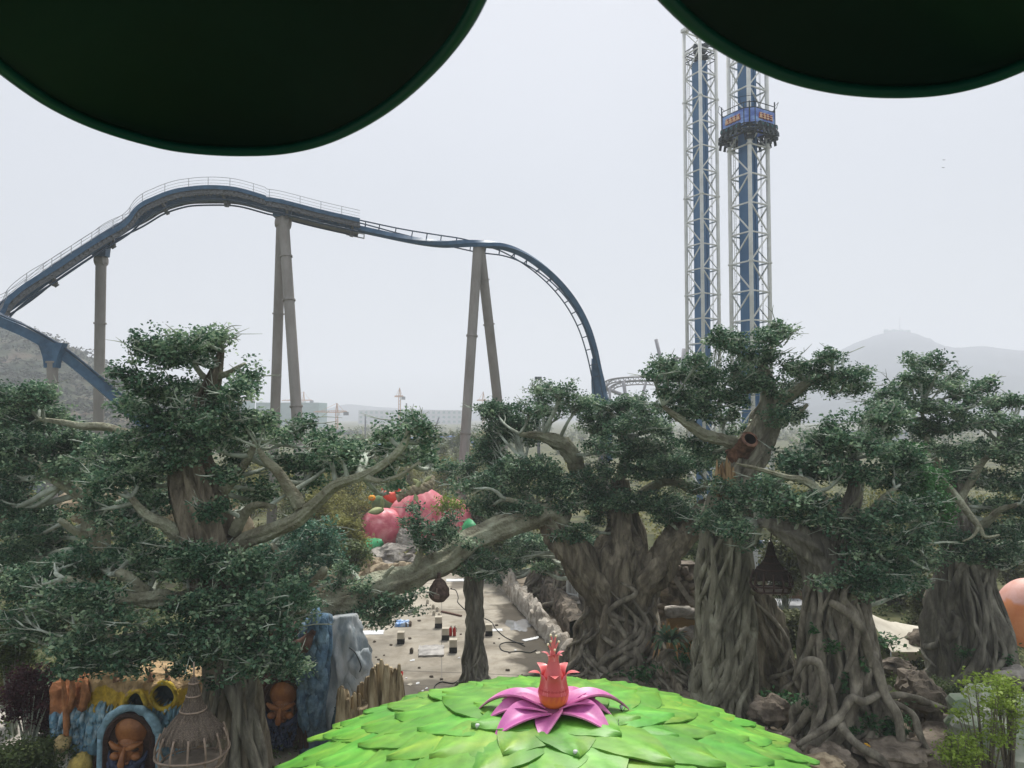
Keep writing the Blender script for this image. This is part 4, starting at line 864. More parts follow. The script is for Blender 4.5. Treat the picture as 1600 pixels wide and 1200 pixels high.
# ------------------------------------------------------------------ middle distance trees
rs = random.Random(77); n_ = 0
W_ = [('willow_tree', 'hazy yellow-green thin tree in the scrub behind the plaza', M_willow), ('bare_tree', 'thin bare-looking tree in the scrub behind the plaza', M_far), ('scrub_tree', 'round olive tree in the scrub behind the plaza', M_bush)]
spots = [(480,100,8,2.6,0),(505,92,7.5,2.8,0),(530,86,8,3,0),(548,94,7,2.4,2),(520,105,8,3,1),(470,82,6,2.4,2),(555,80,5,2.0,0),(460,96,7,2.5,0),
 (600,150,8,2,1),(630,170,9,2,0),(660,150,9,2,1),(688,160,10,1.8,1),(700,120,8,2.2,0),(735,130,8,2,0),(760,120,8,2.4,1),(775,105,8,2.6,2),(690,130,6,2,1),(745,160,10,2,1),(770,150,9,2,0),(720,190,11,2,1),(650,200,9,2.4,1),(580,180,8,2.4,0),(540,170,8,2.4,2),(500,150,8,2.4,1),(420,110,8,3,0),(400,140,9,3,2),(370,120,8,3,1),(590,118,7,2.6,2),(640,125,6,2.6,0),(675,230,10,3,0),(620,240,9,3,2),(570,230,9,3,1),(755,210,10,3,0),(710,240,10,3,2),(480,210,8,3,0),
 (230,100,7,3,0),(260,90,7,3,2),(120,95,7,3.5,2),(60,90,7,3,1),(395,90,7,2.6,0),(20,80,6,3,0),(780,85,8,3,2),(800,78,7,2.6,2),(815,90,8,3,0),(1060,85,7,3,2),(1230,80,7,3,0),(1250,70,7,2.6,0),(1400,75,8,3,0),(1430,68,8,3,0),(1345,90,7,3,1),(1590,80,7,3,2),(1555,75,6,3,0),(1620,95,7,3,1),(1380,66,5.5,2.4,2),(1080,60,5,2,2)]
for px, Y, h, rw, k in spots:
    nm, lb, mt = W_[k]; x = (px-800)/F*Y
    simple_tree(nm, lb, x, Y, h, rw, mt, int(px+Y), 2200 if k != 1 else 900, .30 if Y < 130 else .42, lb.split(' in the')[0]+'s in the scrub', bot=.12)
# ------------------------------------------------------------------ dark green lobes of the cabin roof overhead
M_can = mat('canopy_green', (.0003, .016, .020), (.0006, .024, .029), .8, .55, spec=.2)
M_canrim = mat('canopy_rim', (.006, .085, .08), None, 2, .4)
t = thing('cabin_canopy', (0, 1.2, H+1.15), 'dark green scalloped cabin roof overhead, filling both upper corners', 'canopy')
def lobe(pix, back, hz):
    rim = [(*((lambda g: (g[0], g[1]))(gnd_up(px, py, hz))),) for px, py in pix]+back
    S = spline(rim+[rim[0]], 120)[:-1]; c = S.mean(0); G = []
    for q, dz in ((1.0, 0), (.985, .03), (.93, .055), (.8, .10), (.6, .15), (.35, .19), (.1, .2), (.004, .2)): G.append([(c[0]+(x-c[0])*q, c[1]+(y-c[1])*q, H+hz+dz) for x, y in S])
    m = MB(); m.grid(G, close=True); G2 = [[(x, y, z+.035) for x, y, z in r_] for r_ in G]; m.grid([r_[::-1] for r_ in G2], close=True)
    o = m.build('lobe', M_can, t)
    MB().tube([(x, y, H+hz+.012) for x, y in S]+[(S[0][0], S[0][1], H+hz+.012)], .021, n=10, cap=False).build('rim', M_canrim, o)
def gnd_up(px, py, hz):
    x = (px-800)/F; z = (600-py)/F; yw = math.cos(PITCH)-z*math.sin(PITCH); zw = math.sin(PITCH)+z*math.cos(PITCH); k = hz/zw
    return (x*k, yw*k)
lobe([(-170,-40),(-80,40),(0,110),(80,166),(160,203),(250,229),(310,238),(375,241),(440,238),(500,225),(560,199),(620,160),(680,105),(725,48),(755,-10),(775,-70)], [(-.25, 1.25), (-.7, .95), (-1.2, 1.05)], 1.12)
lobe([(975,-90),(1005,-40),(1040,2),(1090,49),(1140,83),(1190,108),(1240,127),(1300,141),(1360,148),(1420,149),(1480,144),(1540,130),(1600,107),(1670,72),(1760,0)], [(1.5, 1.25), (1.0, .95), (.6, 1.1)], 1.12)
MB().lathe((0, .3, H+1.2), [(.05, .0), (1.0, -.02), (1.15, .03), (1.0, .12), (.05, .5)], 48).build('roof_disc', M_can, t)
# ------------------------------------------------------------------ leaf roof with flower
AC = at(865, 1108, 14.0); ax, ay, az_ = AC; az_ = 8.42
M_lf = mat('roof_leaf', (.080, .27, .026), (.165, .385, .046), 1.3, .45, .25, 14, c3=(.108, .32, .032), vcol=True, wob=.8, bdist=.01, stretch=(1, 1, 1), spec=.35, lo=.32, hi=.7, grime=.36, gs=1.1)
t = thing('leaf_roof', (ax, ay, az_-1.9), 'bright green round roof of overlapping giant leaves at the bottom of the picture', 'roof')
def zr(r): return az_-.055*r-.040*r*r
def leaf_mesh(L_, W_, thick, rs):
    """leaf lying along +x from its root (0) to its tip (L_), with a raised midrib and drooping edges; veins and yellow patches painted, edges and underside tinted darker"""
    m = MB(); na, nb = 15, 9; cu = rs.uniform(.06, .13); G = []; CC = []
    for i in range(na):
        u = i/(na-1); wd = W_*.5*max(.0, math.sin(math.pi*min(1, u*.62+.40))**.8 if u > .16 else math.sin(math.pi*.5)**.8*(.9))
        wd = W_*.5*(1-max(0, (u-.42)/.58)**1.75) ; row = []
        for j in range(nb):
            v = j/(nb-1)*2-1
            z = -cu*abs(v)**1.6*W_*.5-.24*u*u*.6+.02*math.sin(9*u-4*abs(v))+.016*math.sin(23*u-9*abs(v))*(abs(v) > .05)
            z += .014*(abs(v) < .01); row.append((L_*u, wd*v, z)); g = 1+.10*math.sin(26*u-9*abs(v))+.22*(abs(v) < .01)-.12*abs(v)**4; y = max(0, mn.noise(Vector((u*2+rs_off[0], v*1.3, rs_off[1]))))*1.3
            CC.append((g*(1+.7*y), g*(1+.08*y), g))
        G.append(row)
    m.grid(G, colr=CC); e = MB()
    edge = [r_[0] for r_ in G]+G[-1][1:-1]+[r_[-1] for r_ in G[::-1]]
    lowr = [(x, y, z-thick) for x, y, z in edge]; m.grid([edge, lowr], colr=[(.8, .8, .8)]*(2*len(edge)))
    m.add([(x, y, z-thick) for r_ in G for x, y, z in r_], [(i*nb+j, (i+1)*nb+j, (i+1)*nb+j+1, i*nb+j+1) for i in range(na-1) for j in range(nb-1)], colr=[(.6, .6, .6)]*(na*nb))
    return m
rings = [(5.52, 36, 1.9, 1.14), (4.98, 32, 1.95, 1.2), (4.4, 28, 1.95, 1.24), (3.78, 23, 1.95, 1.3), (3.1, 18, 1.95, 1.34), (2.4, 13, 1.8, 1.34), (1.62, 9, 1.45, 1.15)]
rs = random.Random(8); hid = MB(); nvis = 0
for k, (rt_, cnt, L_, W_) in enumerate(rings[::-1]):
    for i in range(cnt):
        a = 2*math.pi*(i+.5*(k % 2))/cnt+rs.uniform(-.05, .05); rs_off = (rs.uniform(0, 99), rs.uniform(0, 99)); r1 = rt_+rs.uniform(-.12, .12); r0 = r1-L_
        lm = leaf_mesh(L_*rs.uniform(.95, 1.06), W_*rs.uniform(.95, 1.12), .055, rs); tn = rs.uniform(.82, 1.1); ty = rs.uniform(.75, 1.25); lift_ = .035+.018*rs.random()
        V = np.vstack(lm.v); n_ = len(V); out_ = []
        ca, sa = math.cos(a), math.sin(a); tl = rs.uniform(-.05, .05)
        for x, y, z in V:
            rr = r0+x; zz = zr(max(0, rr))+z*.55+lift_+.02*(i % 3)+.25*(x/L_)+y*tl
            out_.append((ax+rr*ca-y*sa, ay+rr*sa+y*ca, zz))
        tipx, tipy = ax+(r1-.4)*ca, ay+(r1-.4)*sa; dz = H-zr(r1); py_ = 650+F*dz/max(1, tipy)
        q = MB(); q.add(out_, lm.f, np.vstack(lm.c)*np.array([tn*ty, tn, tn]))
        if py_ < 1215 and nvis < 99: q.build('leaf', M_lf, t, usecol=True, sharp=55); nvis += 1
        else: hid.add(out_, lm.f, np.vstack(lm.c))
o = hid.build('leaf', M_lf, t, usecol=True, sharp=55); o['kind'] = 'stuff'
M_under = mat('roof_underside', (.05, .16, .02), (.08, .22, .03), 2, .7)
MB().lathe((ax, ay, 0), [(r_, zr(r_)-.10) for r_ in (.02, 1, 2, 3, 4, 5, 5.4)]+[(5.4, zr(5.4)-.25), (4.5, 5.9), (1.1, 5.4), (.8, 4.5), (.8, -.1)], 64).build('shell', M_under, t)
# flower
M_pet = mat('petal_magenta', (.42, .095, .30), (.58, .19, .40), 2.2, .42, .1, 10, c3=(.50, .13, .34), vcol=True, bdist=.01, coat=.08, grime=.3, gs=3)
M_bulb = mat('bulb_paint', (.9, .9, .9), (1, 1, 1), 3, .35, .08, 14, vcol=True, bdist=.008, coat=.3)
M_tip = mat('stamen_tip', (.85, .75, .5), None, 3, .4)
fl_ = MB(); fc = Vector((ax, ay, az_+.02))
fl_.lathe(fc, [(.02, .2), (.2, .18), (.3, .06), (.32, -.05)], 32, colr=(.35, .3, .3)); flower = fl_.build('flower', M_pet, t, usecol=True)
def petal(base, a, L_, W_, rise, droop, twist, thick=.03, c0=(1, 1, 1), c1=(1.25, 1.5, 1.25), tilt=0, pw=1.1, nu=22):
    m = MB(); nb = 9; G = []; CC = []; G2 = []
    for i in range(nu):
        u = i/(nu-1); r = L_*(u if droop < 2 else u); z = rise*math.sin(min(1, u*1.0)*math.pi*.62)-droop*u**2.2
        wd = W_*.5*(.10*(1-u)+.98*math.sin(math.pi*u**.80)**.85); row = []; row2 = []
        for j in range(nb):
            v = j/(nb-1)*2-1; y = wd*v; zz = z+abs(v)**1.5*wd*.32-.02+y*twist
            rr = r; p = (base[0]+rr*math.cos(a)-y*math.sin(a), base[1]+rr*math.sin(a)+y*math.cos(a), base[2]+zz); row.append(p); row2.append((p[0], p[1], p[2]-thick))
            e = abs(v)**3*.8+.25*u; CC.append([c0[k]*(1-e)+c1[k]*e for k in range(3)])
        G.append(row); G2.append(row2[::-1])
    m.grid(G, colr=CC); m.grid(G2, colr=CC)
    edge = [r_[0] for r_ in G]+[r_[-1] for r_ in G[::-1]]; m.grid([edge, [(x, y, z-thick) for x, y, z in edge]], colr=[list(c1)]*(2*len(edge))); return m
pb = (ax, ay, az_+.10)
for a, L_, W_, rise, dr, tw in ((166,1.46,.50,.50,.52,.12),(146,1.2,.42,.40,.42,0),(189,1.2,.46,.36,.33,-.15),(217,1.36,.46,.30,.38,-.2),(256,1.06,.42,.16,.24,.3),(322,1.24,.48,.34,.38,.2),(351,1.08,.44,.40,.34,-.1),(13,1.50,.50,.52,.54,-.12),(42,1.2,.42,.40,.42,0),(95,1.1,.42,.36,.4,0)):
    petal(pb, R(a), L_, W_*1.12, rise*.8, dr*.85, tw).build('petal', M_pet, flower, usecol=True, sharp=50)
prof = [(.08, 0), (.19, .05), (.26, .14), (.285, .25), (.275, .37), (.235, .48), (.195, .57), (.16, .64)]
def bc(z): 
    q = min(1, max(0, (z-.19)/.12)); return [(.72, .24, .03)[k]*(1-q)+(.50, .05, .05)[k]*q for k in range(3)]
m = MB(); n_ = 36; bz = az_+.16
m.lathe((ax, ay, bz), prof, n_, colr=[bc(z+.03*math.sin(3*t_)) for r_, z in prof for t_ in range(n_)]); m.build('bulb', M_bulb, flower, usecol=True)
def cup(name, z0, r0, r1, h, nn, a0, flare, cols):
    for k in range(nn):
        a = a0+2*math.pi*k/nn; G = []; CC = []
        for i in range(14):
            u = i/13; wd = (math.pi*r0/nn)*1.3*(1-u**1.5)*(1 if u < .97 else .15); row = []
            for j in range(7):
                v = j/6*2-1; th = a+wd*v/r0; r = r0+(r1-r0)*math.sin(min(1, u*1.4)*1.57)+flare*u**3.0; row.append((ax+r*math.cos(th)*(1 if u < .75 else 1), ay+r*math.sin(th), z0+h*math.sin(u*math.pi*.56)/math.sin(math.pi*.56)))
                e = abs(v)**4*.6+u*.3; CC.append([cols[0][q]*(1-e)+cols[1][q]*e for q in range(3)])
            G.append(row)
        m = MB(); m.grid(G, colr=CC); m.grid([[(x*.985+ax*.015, y*.985+ay*.015, z-.006) for x, y, z in r_[::-1]] for r_ in G], colr=CC); m.build(name, M_bulb, flower, usecol=True)
PK = ((.60, .075, .075), (.86, .30, .30))
cup('sepal', bz+.30, .292, .205, .40, 5, R(-90), .30, PK)
m = MB(); m.lathe((ax, ay, bz), [(.225, .50), (.18, .60), (.14, .70), (.112, .80), (.095, .90)], 30, colr=(.60, .13, .13)); m.build('neck', M_bulb, flower, usecol=True)
cup('sepal', bz+.76, .11, .085, .25, 5, R(-120), .15, ((.66, .13, .14), (.9, .40, .40)))
for k, (dx, dy, hh) in enumerate(((-.05, 0, 1.33), (.05, .02, 1.31), (.10, 0, 1.21), (-.05, -.04, 1.23), (-.10, 0, 1.16), (.02, -.10, 1.09))):
    p = [(ax, ay, bz+.85), (ax+dx*.15, ay+dy*.3, bz+.85+(hh-.85)*.5), (ax+dx*.55, ay+dy*.8, bz+hh-.08), (ax+dx, ay+dy, bz+hh)]
    o = MB().tube(p, [.028, .022, .014], n=8, seg=12, colr=(.72, .2, .2)).build('stamen', M_bulb, flower, usecol=True); MB().ell(p[-1], (.024,)*3, 10).build('tip', M_tip, o)
# small lamps with wires on the roof
M_lamp = mat('lamp_white', (.6, .6, .6), None, 3, .3); M_wire = mat('wire_black', (.012, .014, .012), None, 3, .5)
def on_roof(px, py):
    Y = 10.
    for _ in range(40):
        p = at(px, py, Y); r = math.hypot(p[0]-ax, p[1]-ay); Y += (p[2]-(zr(r)+.13))*.9*(1 if p[2] > zr(r)+.13 else 1)
        Y = max(6, min(19, Y))
    return at(px, py, Y)
for k, (px, py, lb) in enumerate(((746,1142,'small white lamp on the leaf roof, left of the flower'),(971,1112,'small white lamp on the leaf roof, right of the flower'),(899,1184,'small white lamp on the leaf roof, in front of the flower'))):
    p = on_roof(px, py); t2 = thing('spot_lamp', p, lb, 'lamp', 'small lamps on the leaf roof')
    MB().tube([p, p+Vector((0, 0, .05))], .012, n=6).build('stem', M_wire, t2); MB().lathe(p+Vector((0, 0, .045)), [(.004, 0), (.03, .01), (.04, .05), (.035, .075), (.004, .08)], 14).build('housing', M_lamp, t2)
for lb, pts in (('thin black wire wandering over the leaf roof right of the flower', [(982,1100),(975,1110),(969,1120),(966,1130),(968,1142),(960,1150),(945,1158),(925,1165),(918,1175),(905,1186),(890,1193),(870,1196),(850,1199)]),
                ('thin black wire over the leaf roof left of the flower', [(746,1146),(744,1155),(750,1165),(748,1175),(752,1184),(775,1192),(800,1197)])):
    P = [on_roof(*q)+Vector((0, 0, .02)) for q in pts]; tag(MB().tube(P, .006, n=5, seg=60).build('wire', M_wire, at0=P[0]), lb, 'wire')
# ------------------------------------------------------------------ rocks
def rock_disp(seed, amp=.34, facet=.75, strat=0):
    o = Vector((seed*7.3 % 50, seed*3.1 % 50, seed % 17))
    def d(v):
        q = 1+amp*mn.fractal(v*1.3+o, 1, 2, 4)
        c = mn.cell_vector(v*1.6+o) if False else mn.voronoi(v*1.5+o)[0]
        q += facet*(c[1]-c[0])*.6-.1
        if strat: q += strat*(abs((v.z*4+mn.noise(v*1.2+o)*.8) % 1-.5)-.25)
        return q
    return d
M_rtan = mat('rock_tan', (.16, .12, .075), (.46, .38, .26), 1.1, .85, .8, 5, c3=(.33, .265, .175), bdist=.08, wob=.5)
M_rgrey = mat('rock_grey', (.14, .125, .11), (.42, .39, .34), .8, .85, .8, 4, (1, 1, 2.5), c3=(.29, .265, .23), bdist=.1, wob=.5)
M_rbrown = mat('rock_brown', (.06, .05, .038), (.21, .175, .135), 1.6, .85, .9, 6, c3=(.13, .108, .082), bdist=.08, wob=.5, grime=.4)
M_rpink = mat('rock_pinkbrown', (.10, .08, .06), (.31, .26, .205), 1.4, .85, .9, 6, c3=(.20, .165, .128), bdist=.08, wob=.4, grime=.5, gs=.8)
def boulder(px, py, wpx, hpx, Y, label, matl, seed, strat=0, name='boulder', group=None, dep=.8, amp=.3, n=30, cat='rock', sink=.25):
    c = at(px, py, Y); u = pxm(Y); M = Matrix.Rotation(seed*1.7, 3, 'Z')
    m = MB(); m.ell(c, (wpx*u*.5, wpx*u*.5*dep, hpx*u*.5), n, disp=rock_disp(seed, amp, strat=strat))
    return tag(m.build(name, matl, at0=(c[0], c[1], c[2]-hpx*u*.5), sharp=24), label, cat, group)
GB = 'tan boulders along the far edge of the plaza'
for i, (px, py, w_, h_, Y, mt, lb) in enumerate(((540,912,58,36,62,M_rtan,'tan boulder lowest and leftmost at the far edge of the plaza'),(572,888,50,34,66,M_rtan,'tallest tan boulder at the far-left corner of the plaza'),(598,896,44,26,65,M_rtan,'tan boulder right of the tallest one'),
    (630,892,50,20,68,M_rtan,'low flat tan boulder below the grey layered rocks'),(668,890,44,18,69,M_rtan,'low tan boulder hidden in part by the long bough'),(720,886,34,24,69,M_rtan,'square tan boulder just left of the root post'),(757,896,16,16,67,M_rtan,'small tan stone where the rock border begins'),
    (505,918,40,28,58,M_rtan,'tan boulder half behind the broken end of the long bough'),(785,892,50,18,70,M_rbrown,'reddish low rock behind the start of the rock border'),(815,904,36,22,66,M_rbrown,'brown rock beside the dark back trees'),(800,884,44,18,73,M_rbrown,'brown flat rock behind the reddish one'))):
    boulder(px, py, w_, h_*1.2, Y, lb, mt, i+3, group=GB if mt is M_rtan else None)
for i, (px, py, w_, h_, Y, lb) in enumerate(((622,872,86,40,74,'grey layered rock at the left foot of the pink dome'),(606,888,60,22,72,'brownish ledge under the grey layered rocks'),(655,880,70,30,73,'grey layered rock in the middle, behind the small bough tree'),(692,866,54,38,75,'grey layered rock at the right foot of the pink dome'),(670,890,70,20,72,'low grey ledge right of the small bough tree'),(640,850,40,36,77,'pale grey rock leaning on the gap between the two pink domes'))):
    boulder(px, py, w_, h_*1.15, Y, lb, M_rgrey, i+31, strat=.28, group='grey layered rocks', n=40)
boulder(629, 842, 20, 28, 78, 'pointed grey rock between the small and the large pink dome', M_rgrey, 55, strat=.2, n=28)
for i, (px, py, w_, h_, Y, mt, lb) in enumerate(((160,790,130,60,52,M_rtan,'big tan rock seen through the branches at far left'),(20,800,60,60,50,M_rbrown,'brown rock at the left edge behind the far left tree'),(265,800,40,50,56,M_rtan,'tan rock left of the upper brown trunk'),(120,905,24,24,33,M_rtan,'small yellowish rock glimpsed in the lower left crown'),(115,968,26,18,31,M_rtan,'yellowish stone glimpsed above the fairy wall'),(375,820,36,50,50,M_rtan,'tan rock just right of the upper brown trunk'))):
    boulder(px, py, w_, h_, Y, lb, mt, i+60)
# rock border of the plaza
def rock_wall(name, label, pts, wd, matl, seed, cell=1.0, group=None, strat=0, top=.25):
    S = spline(pts, 150); P = S[:, :3].copy(); P[:, 2] = 0; hh = S[:, 2]; T, A, B = frames(P); G = []
    Nn = np.stack([T[:, 1], -T[:, 0], np.zeros(len(T))], 1)
    for k in range(len(P)):
        row = []
        for a, z in ((-.5, 0), (-.48, .3), (-.44, .6), (-.36, .85), (-.2, .98), (0, 1), (.2, .98), (.36, .85), (.44, .6), (.48, .3), (.5, 0)):
            q = P[k]+Nn[k]*a*wd; q[2] = hh[k]*z; v = Vector(q)/cell+Vector((seed, 0, 0)); vd = mn.voronoi(v)[0]; e = (vd[1]-vd[0])
            n_ = mn.fractal(v*1.4, 1, 2, 3)
            q = q+Nn[k]*(a*2)*(.75*min(e, .5)-.2+.16*n_)*wd*.5; q[2] = max(-.05, q[2]*(1+top*(min(e, .6)-.3))+.10*n_*z); row.append(q)
        G.append(row)
    m = MB(); m.grid(G); return tag(m.build(name, matl, at0=tuple(P[0]), sharp=35), label, 'rock wall', group)
M_bord = mat('border_rock', (.19, .165, .13), (.46, .42, .355), 1.6, .85, .9, 6, c3=(.34, .305, .255), bdist=.08, wob=.4)
def gp(px, py, h): g = gnd(px, py); return (g[0], g[1], h)
rock_wall('rock_border', 'pale rough rock border running down the right side of the plaza', [gp(766,900,1.9), gp(790,922,1.7), gp(815,948,1.5), gp(845,982,1.35), gp(880,1020,1.15), gp(912,1052,1.0), gp(945,1078,.9)], 1.0, M_bord, 3, 1.15, top=.7)
rock_wall('rock_border', 'darker rock ledge between the back trees and the border', [gp(852,932,1.6), gp(862,948,1.8), gp(880,966,1.8), gp(893,985,1.7), gp(902,1003,1.4)], 1.3, M_rbrown, 9, .8)
rock_wall('rock_border', 'low brown boulder kerb right of the leaf roof, under the root stump', [gp(962,1082,.9), gp(1000,1098,1.0), gp(1060,1112,1.0), gp(1110,1122,.8)], 1.3, M_rpink, 12, 1.0)
rock_wall('rock_border', 'pinkish boulder bank under the spreading roots of the right tree', [gp(1215,1195,1.2), gp(1260,1215,1.3), gp(1330,1228,1.2), gp(1400,1226,1.3), gp(1455,1205,1.4), gp(1470,1170,1.3), gp(1455,1130,1.5)], 2.0, M_rpink, 17, 1.3)
for i, (px, py, w_, h_, Y, mt, lb) in enumerate(((1205,1112,60,44,33,M_rpink,'rounded brown boulder between the pillar tree and the right tree'),(1180,1150,40,30,31,M_rpink,'brown boulder at the right rim of the leaf roof'),(1445,1090,70,60,32,M_rbrown,'dark brown boulder behind the spreading roots'),(1425,1070,50,40,34,M_rpink,'pinkish boulder left of the yellow-green shrub'),(1300,1190,70,44,27.5,M_rpink,'large cracked boulder in front of the right tree'),
    (1395,1175,110,30,28,M_rpink,'flat ledge stone under the roots at lower right'),(1500,1196,28,14,28,M_rtan,'small pale stone at the bottom right on the path'),(1590,1062,60,34,34,M_rgrey,'grey rock at the right edge behind the yellow-green shrub'),(1400,1044,56,26,40,M_rbrown,'dark rock below the cream tent'),(1440,1000,50,30,43,M_rbrown,'brown rock right of the cream tent'),
    (1020,1075,36,26,37,M_rbrown,'brown rock at the left of the root stump'),(970,1072,36,22,38,M_rbrown,'small brown rock at the foot of the centre tree'),(1430,1110,50,50,33,M_rbrown,'brown boulder right behind the long looping root'),(1285,1192,60,20,25,M_rtan,'pale boulder beside the rim of the leaf roof'))):
    boulder(px, py, w_, h_, Y, lb, mt, i+80)
o = boulder(1580, 1140, 170, 110, 29, 'big pale stone painted greenish at the right edge, behind the yellow-green shrub', mat('green_stone', (.22, .30, .19), (.42, .42, .36), .7, .8, .6, 5, c3=(.32, .36, .27), bdist=.05), 99, dep=.9, amp=.2, n=40)
# ------------------------------------------------------------------ stone-faced wall, stair rail, planting
t = thing('stone_wall', gnd(1060, 1008), 'cobbled stone wall with a sloping rail behind the centre tree', 'wall')
Yw = 46; a = at(1033, 975, Yw); b = at(1090, 880, Yw); m = MB(); m.box(((a[0]+b[0])/2, Yw+.8, b[2]/2-.2), (b[0]-a[0], 1.2, b[2]+.2)); m.build('core', M_rbrown, t, smooth=False)
m = MB(); rs = random.Random(6)
for i in range(46): m.ell((rs.uniform(a[0], b[0]), Yw+.15, rs.uniform(.3, b[2])), (rs.uniform(.18, .42), .22, rs.uniform(.15, .34)), 10, disp=rock_disp(i, .2))
m.build('cobble_facing', M_rpink, t)
m = MB(); m.bar(at(1052,900,45.3), at(1078,938,45.3), .16, .3); m.bar(at(1078,938,45.3), at(1095,950,45.3), .16, .3); m.bar(at(1091,880,45.3), at(1092,945,45.3), .18); m.build('sloping_rail', mat('rail_wood', (.16, .15, .13), (.26, .24, .21), 3), t, smooth=False)
t = thing('ochre_wall', gnd(1075, 1052), 'ochre painted wall with a rough stone coping behind the agave', 'wall')
a = at(1044, 963, 42); b = at(1100, 990, 42); m = MB(); m.box(((a[0]+b[0])/2, 42.3, a[2]/2), (b[0]-a[0], .5, a[2])); m.build('wall_face', mat('ochre', (.24, .15, .06), (.30, .20, .085), 1.5, .8), t, smooth=False)
m = MB(); m.tube([at(1040,957,41.8), at(1062,955,41.6), at(1080,958,41.8), at(1100,958,41.9)], .34, n=12, seg=24, disp=flute(3, 4, .2)); m.build('coping', M_rgrey, t)
m = MB(); m.tube([at(1064,993,41.6), at(1085,990,41.3), at(1102,996,41.5)], .4, n=12, seg=20, disp=flute(5, 4, .2)); m.build('base_ledge', M_rgrey, t)
M_wh = mat('white_paint', (.62, .63, .63), None, 3, .5)
t = thing('stair_railing', gnd(894, 950), 'small white barred stair railing in front of the dark back trees', 'railing')
m = MB(); Y = 52
for (x, y0, y1) in [(886+2.2*i, 906, 928-max(0, 3-i)*0+i*.6) for i in range(8)]: m.bar(at(x, y0, Y), at(x, y1, Y), .04)
m.bar(at(885.5,906,Y), at(902.5,906,Y), .08); m.bar(at(885.5,927,Y), at(902.5,930,Y), .08); m.bar(at(886,906,Y), at(886,940,Y), .09); m.bar(at(902.5,906,Y), at(902.5,934,Y), .09); m.build('bars', M_wh, t, smooth=False)
m = MB(); m.box(at(892,934,Y+.3), (1.0, 1.2, .35)); m.box(at(896,944,Y-.4), (.9, 1.0, .35)); m.build('step', M_rgrey, t, smooth=False)
M_ag = mat('agave_green', (.05, .10, .05), (.09, .15, .08), 2, .5, vcol=False); M_agt = mat('agave_tip', (.30, .17, .07), None, 3, .6)
t = thing('agave', at(1044, 1008, 37.2), 'spiky agave with orange-brown leaf tips on top of the root stump', 'plant'); c = at(1044, 1003, 37.0); rs = random.Random(5)
for i in range(44):
    a = rs.uniform(0, 6.28); el_ = rs.uniform(.15, 1.1); L_ = rs.uniform(.9, 1.45); d = Vector((math.cos(a)*math.cos(el_), math.sin(a)*math.cos(el_), math.sin(el_)*.8)); tp = c+d*L_-Vector((0, 0, (1.1-el_)*.95)); md = c+d*L_*.6
    m = MB(); P = spline([c, md, tp], 9); G = []
    for k in range(9):
        wd = .10*math.sin(math.pi*min(1, .25+.75*k/8)); s_ = Vector((-math.sin(a), math.cos(a), 0))*wd; p = Vector(P[k]); G.append([p-s_, p-Vector((0, 0, .035)), p+s_])
    m.grid(G[:7]); o = m.build('leaf', M_ag, t); MB().grid(G[6:]).build('leaf_tip', M_agt, o)
M_fern = leafmat('leaf_fern', (.015, .06, .02), (.03, .11, .035), (.07, .18, .06), .25)
def plant(px, py, Y, label, matl, seed, n=60, L_=.5, wpx=40, hpx=30, name='broadleaf_plant', group='broad-leaved plants under the trees', asp=.45, up=1.0):
    c = at(px, py, Y); u = pxm(Y); rng = np.random.default_rng(seed); t = thing(name, (c[0], c[1], max(0, c[2]-hpx*u*.5)), label, 'plant', group)
    P = np.array(c)+rng.normal(size=(n, 3))*np.array([wpx*u*.28, wpx*u*.22, hpx*u*.26]); leaves('foliage', P, L_, matl, t, rng=rng, up=up, aspect=asp)
    m = MB(); b = Vector((c[0], c[1], c[2]-hpx*u*.55))
    for i in range(0, n, max(1, n//10)): m.tube([b, (b+Vector(P[i]))/2+Vector((0, 0, .1)), P[i]], .012, n=4, seg=5, cap=False)
    m.build('stem', M_bush if False else M_ag, t); return t
for i, (px, py, Y, w_, h_, lb) in enumerate(((1010,1050,36.6,40,34,'dark ferny plant left of the root stump'),(975,1058,38,34,18,'low green tuft at the foot of the centre tree'),(1068,1030,36.6,36,40,'dark green plant behind the agave stump'),(1200,1092,35,50,26,'dark broad-leaved plant right of the pillar tree'),(1235,1100,34,46,24,'broad-leaved plant left of the right tree roots'),
   (1262,1098,29.6,22,16,'bright green leaf cluster among the left roots of the right tree'),(1362,1128,28.6,30,30,'large-leaved green plant below the roots, centre of the bank'),(1392,1138,28.6,34,26,'dark large-leaved plant right of the bright one'),(1415,1125,29.6,30,46,'dark plant filling the gap between two looping roots'),(1330,1140,28.6,24,16,'small round-leaved plant low on the bank'),(1375,1165,28.2,20,12,'tiny pale plant on the ledge stone'),(1320,1068,28.8,10,26,'ivy strand climbing the right tree trunk'),(1300,1010,28.9,24,20,'ivy tuft high on the left of the right tree trunk'),(1350,1040,28.9,12,26,'ivy strand at the right side of the right tree trunk'),(1270,985,29.4,12,12,'small ivy patch on the left edge of the right tree'),
   (1505,1020,37.4,24,22,'dark plant at the base of the far right trunk'),(1575,1030,37,24,20,'dark plant at the right foot of the far right trunk'),(920,920,50,10,26,'green ivy on the back tree roots'),(1385,1000,40,40,20,'dark plants under the cream tent'))):
    plant(px, py, Y, lb, M_fern if i != 10 else M_yell, i+200, 90 if w_ > 20 else 46, .34 if w_ > 30 else .2, w_, h_)
c = at(1353,1165,27.6); t = thing('yellow_flowers', c, 'small yellow-orange blossom on the ledge stone under the right tree', 'flower'); m = MB()
for i in range(14): r_ = random.Random(i); m.ell(c+Vector((r_.uniform(-.18, .18), r_.uniform(-.1, .1), r_.uniform(-.08, .08))), (.05, .04, .02), 8)
m.build('blossom', mat('blossom', (.7, .38, .03), None), t)
t.name = 'blossom_plant'
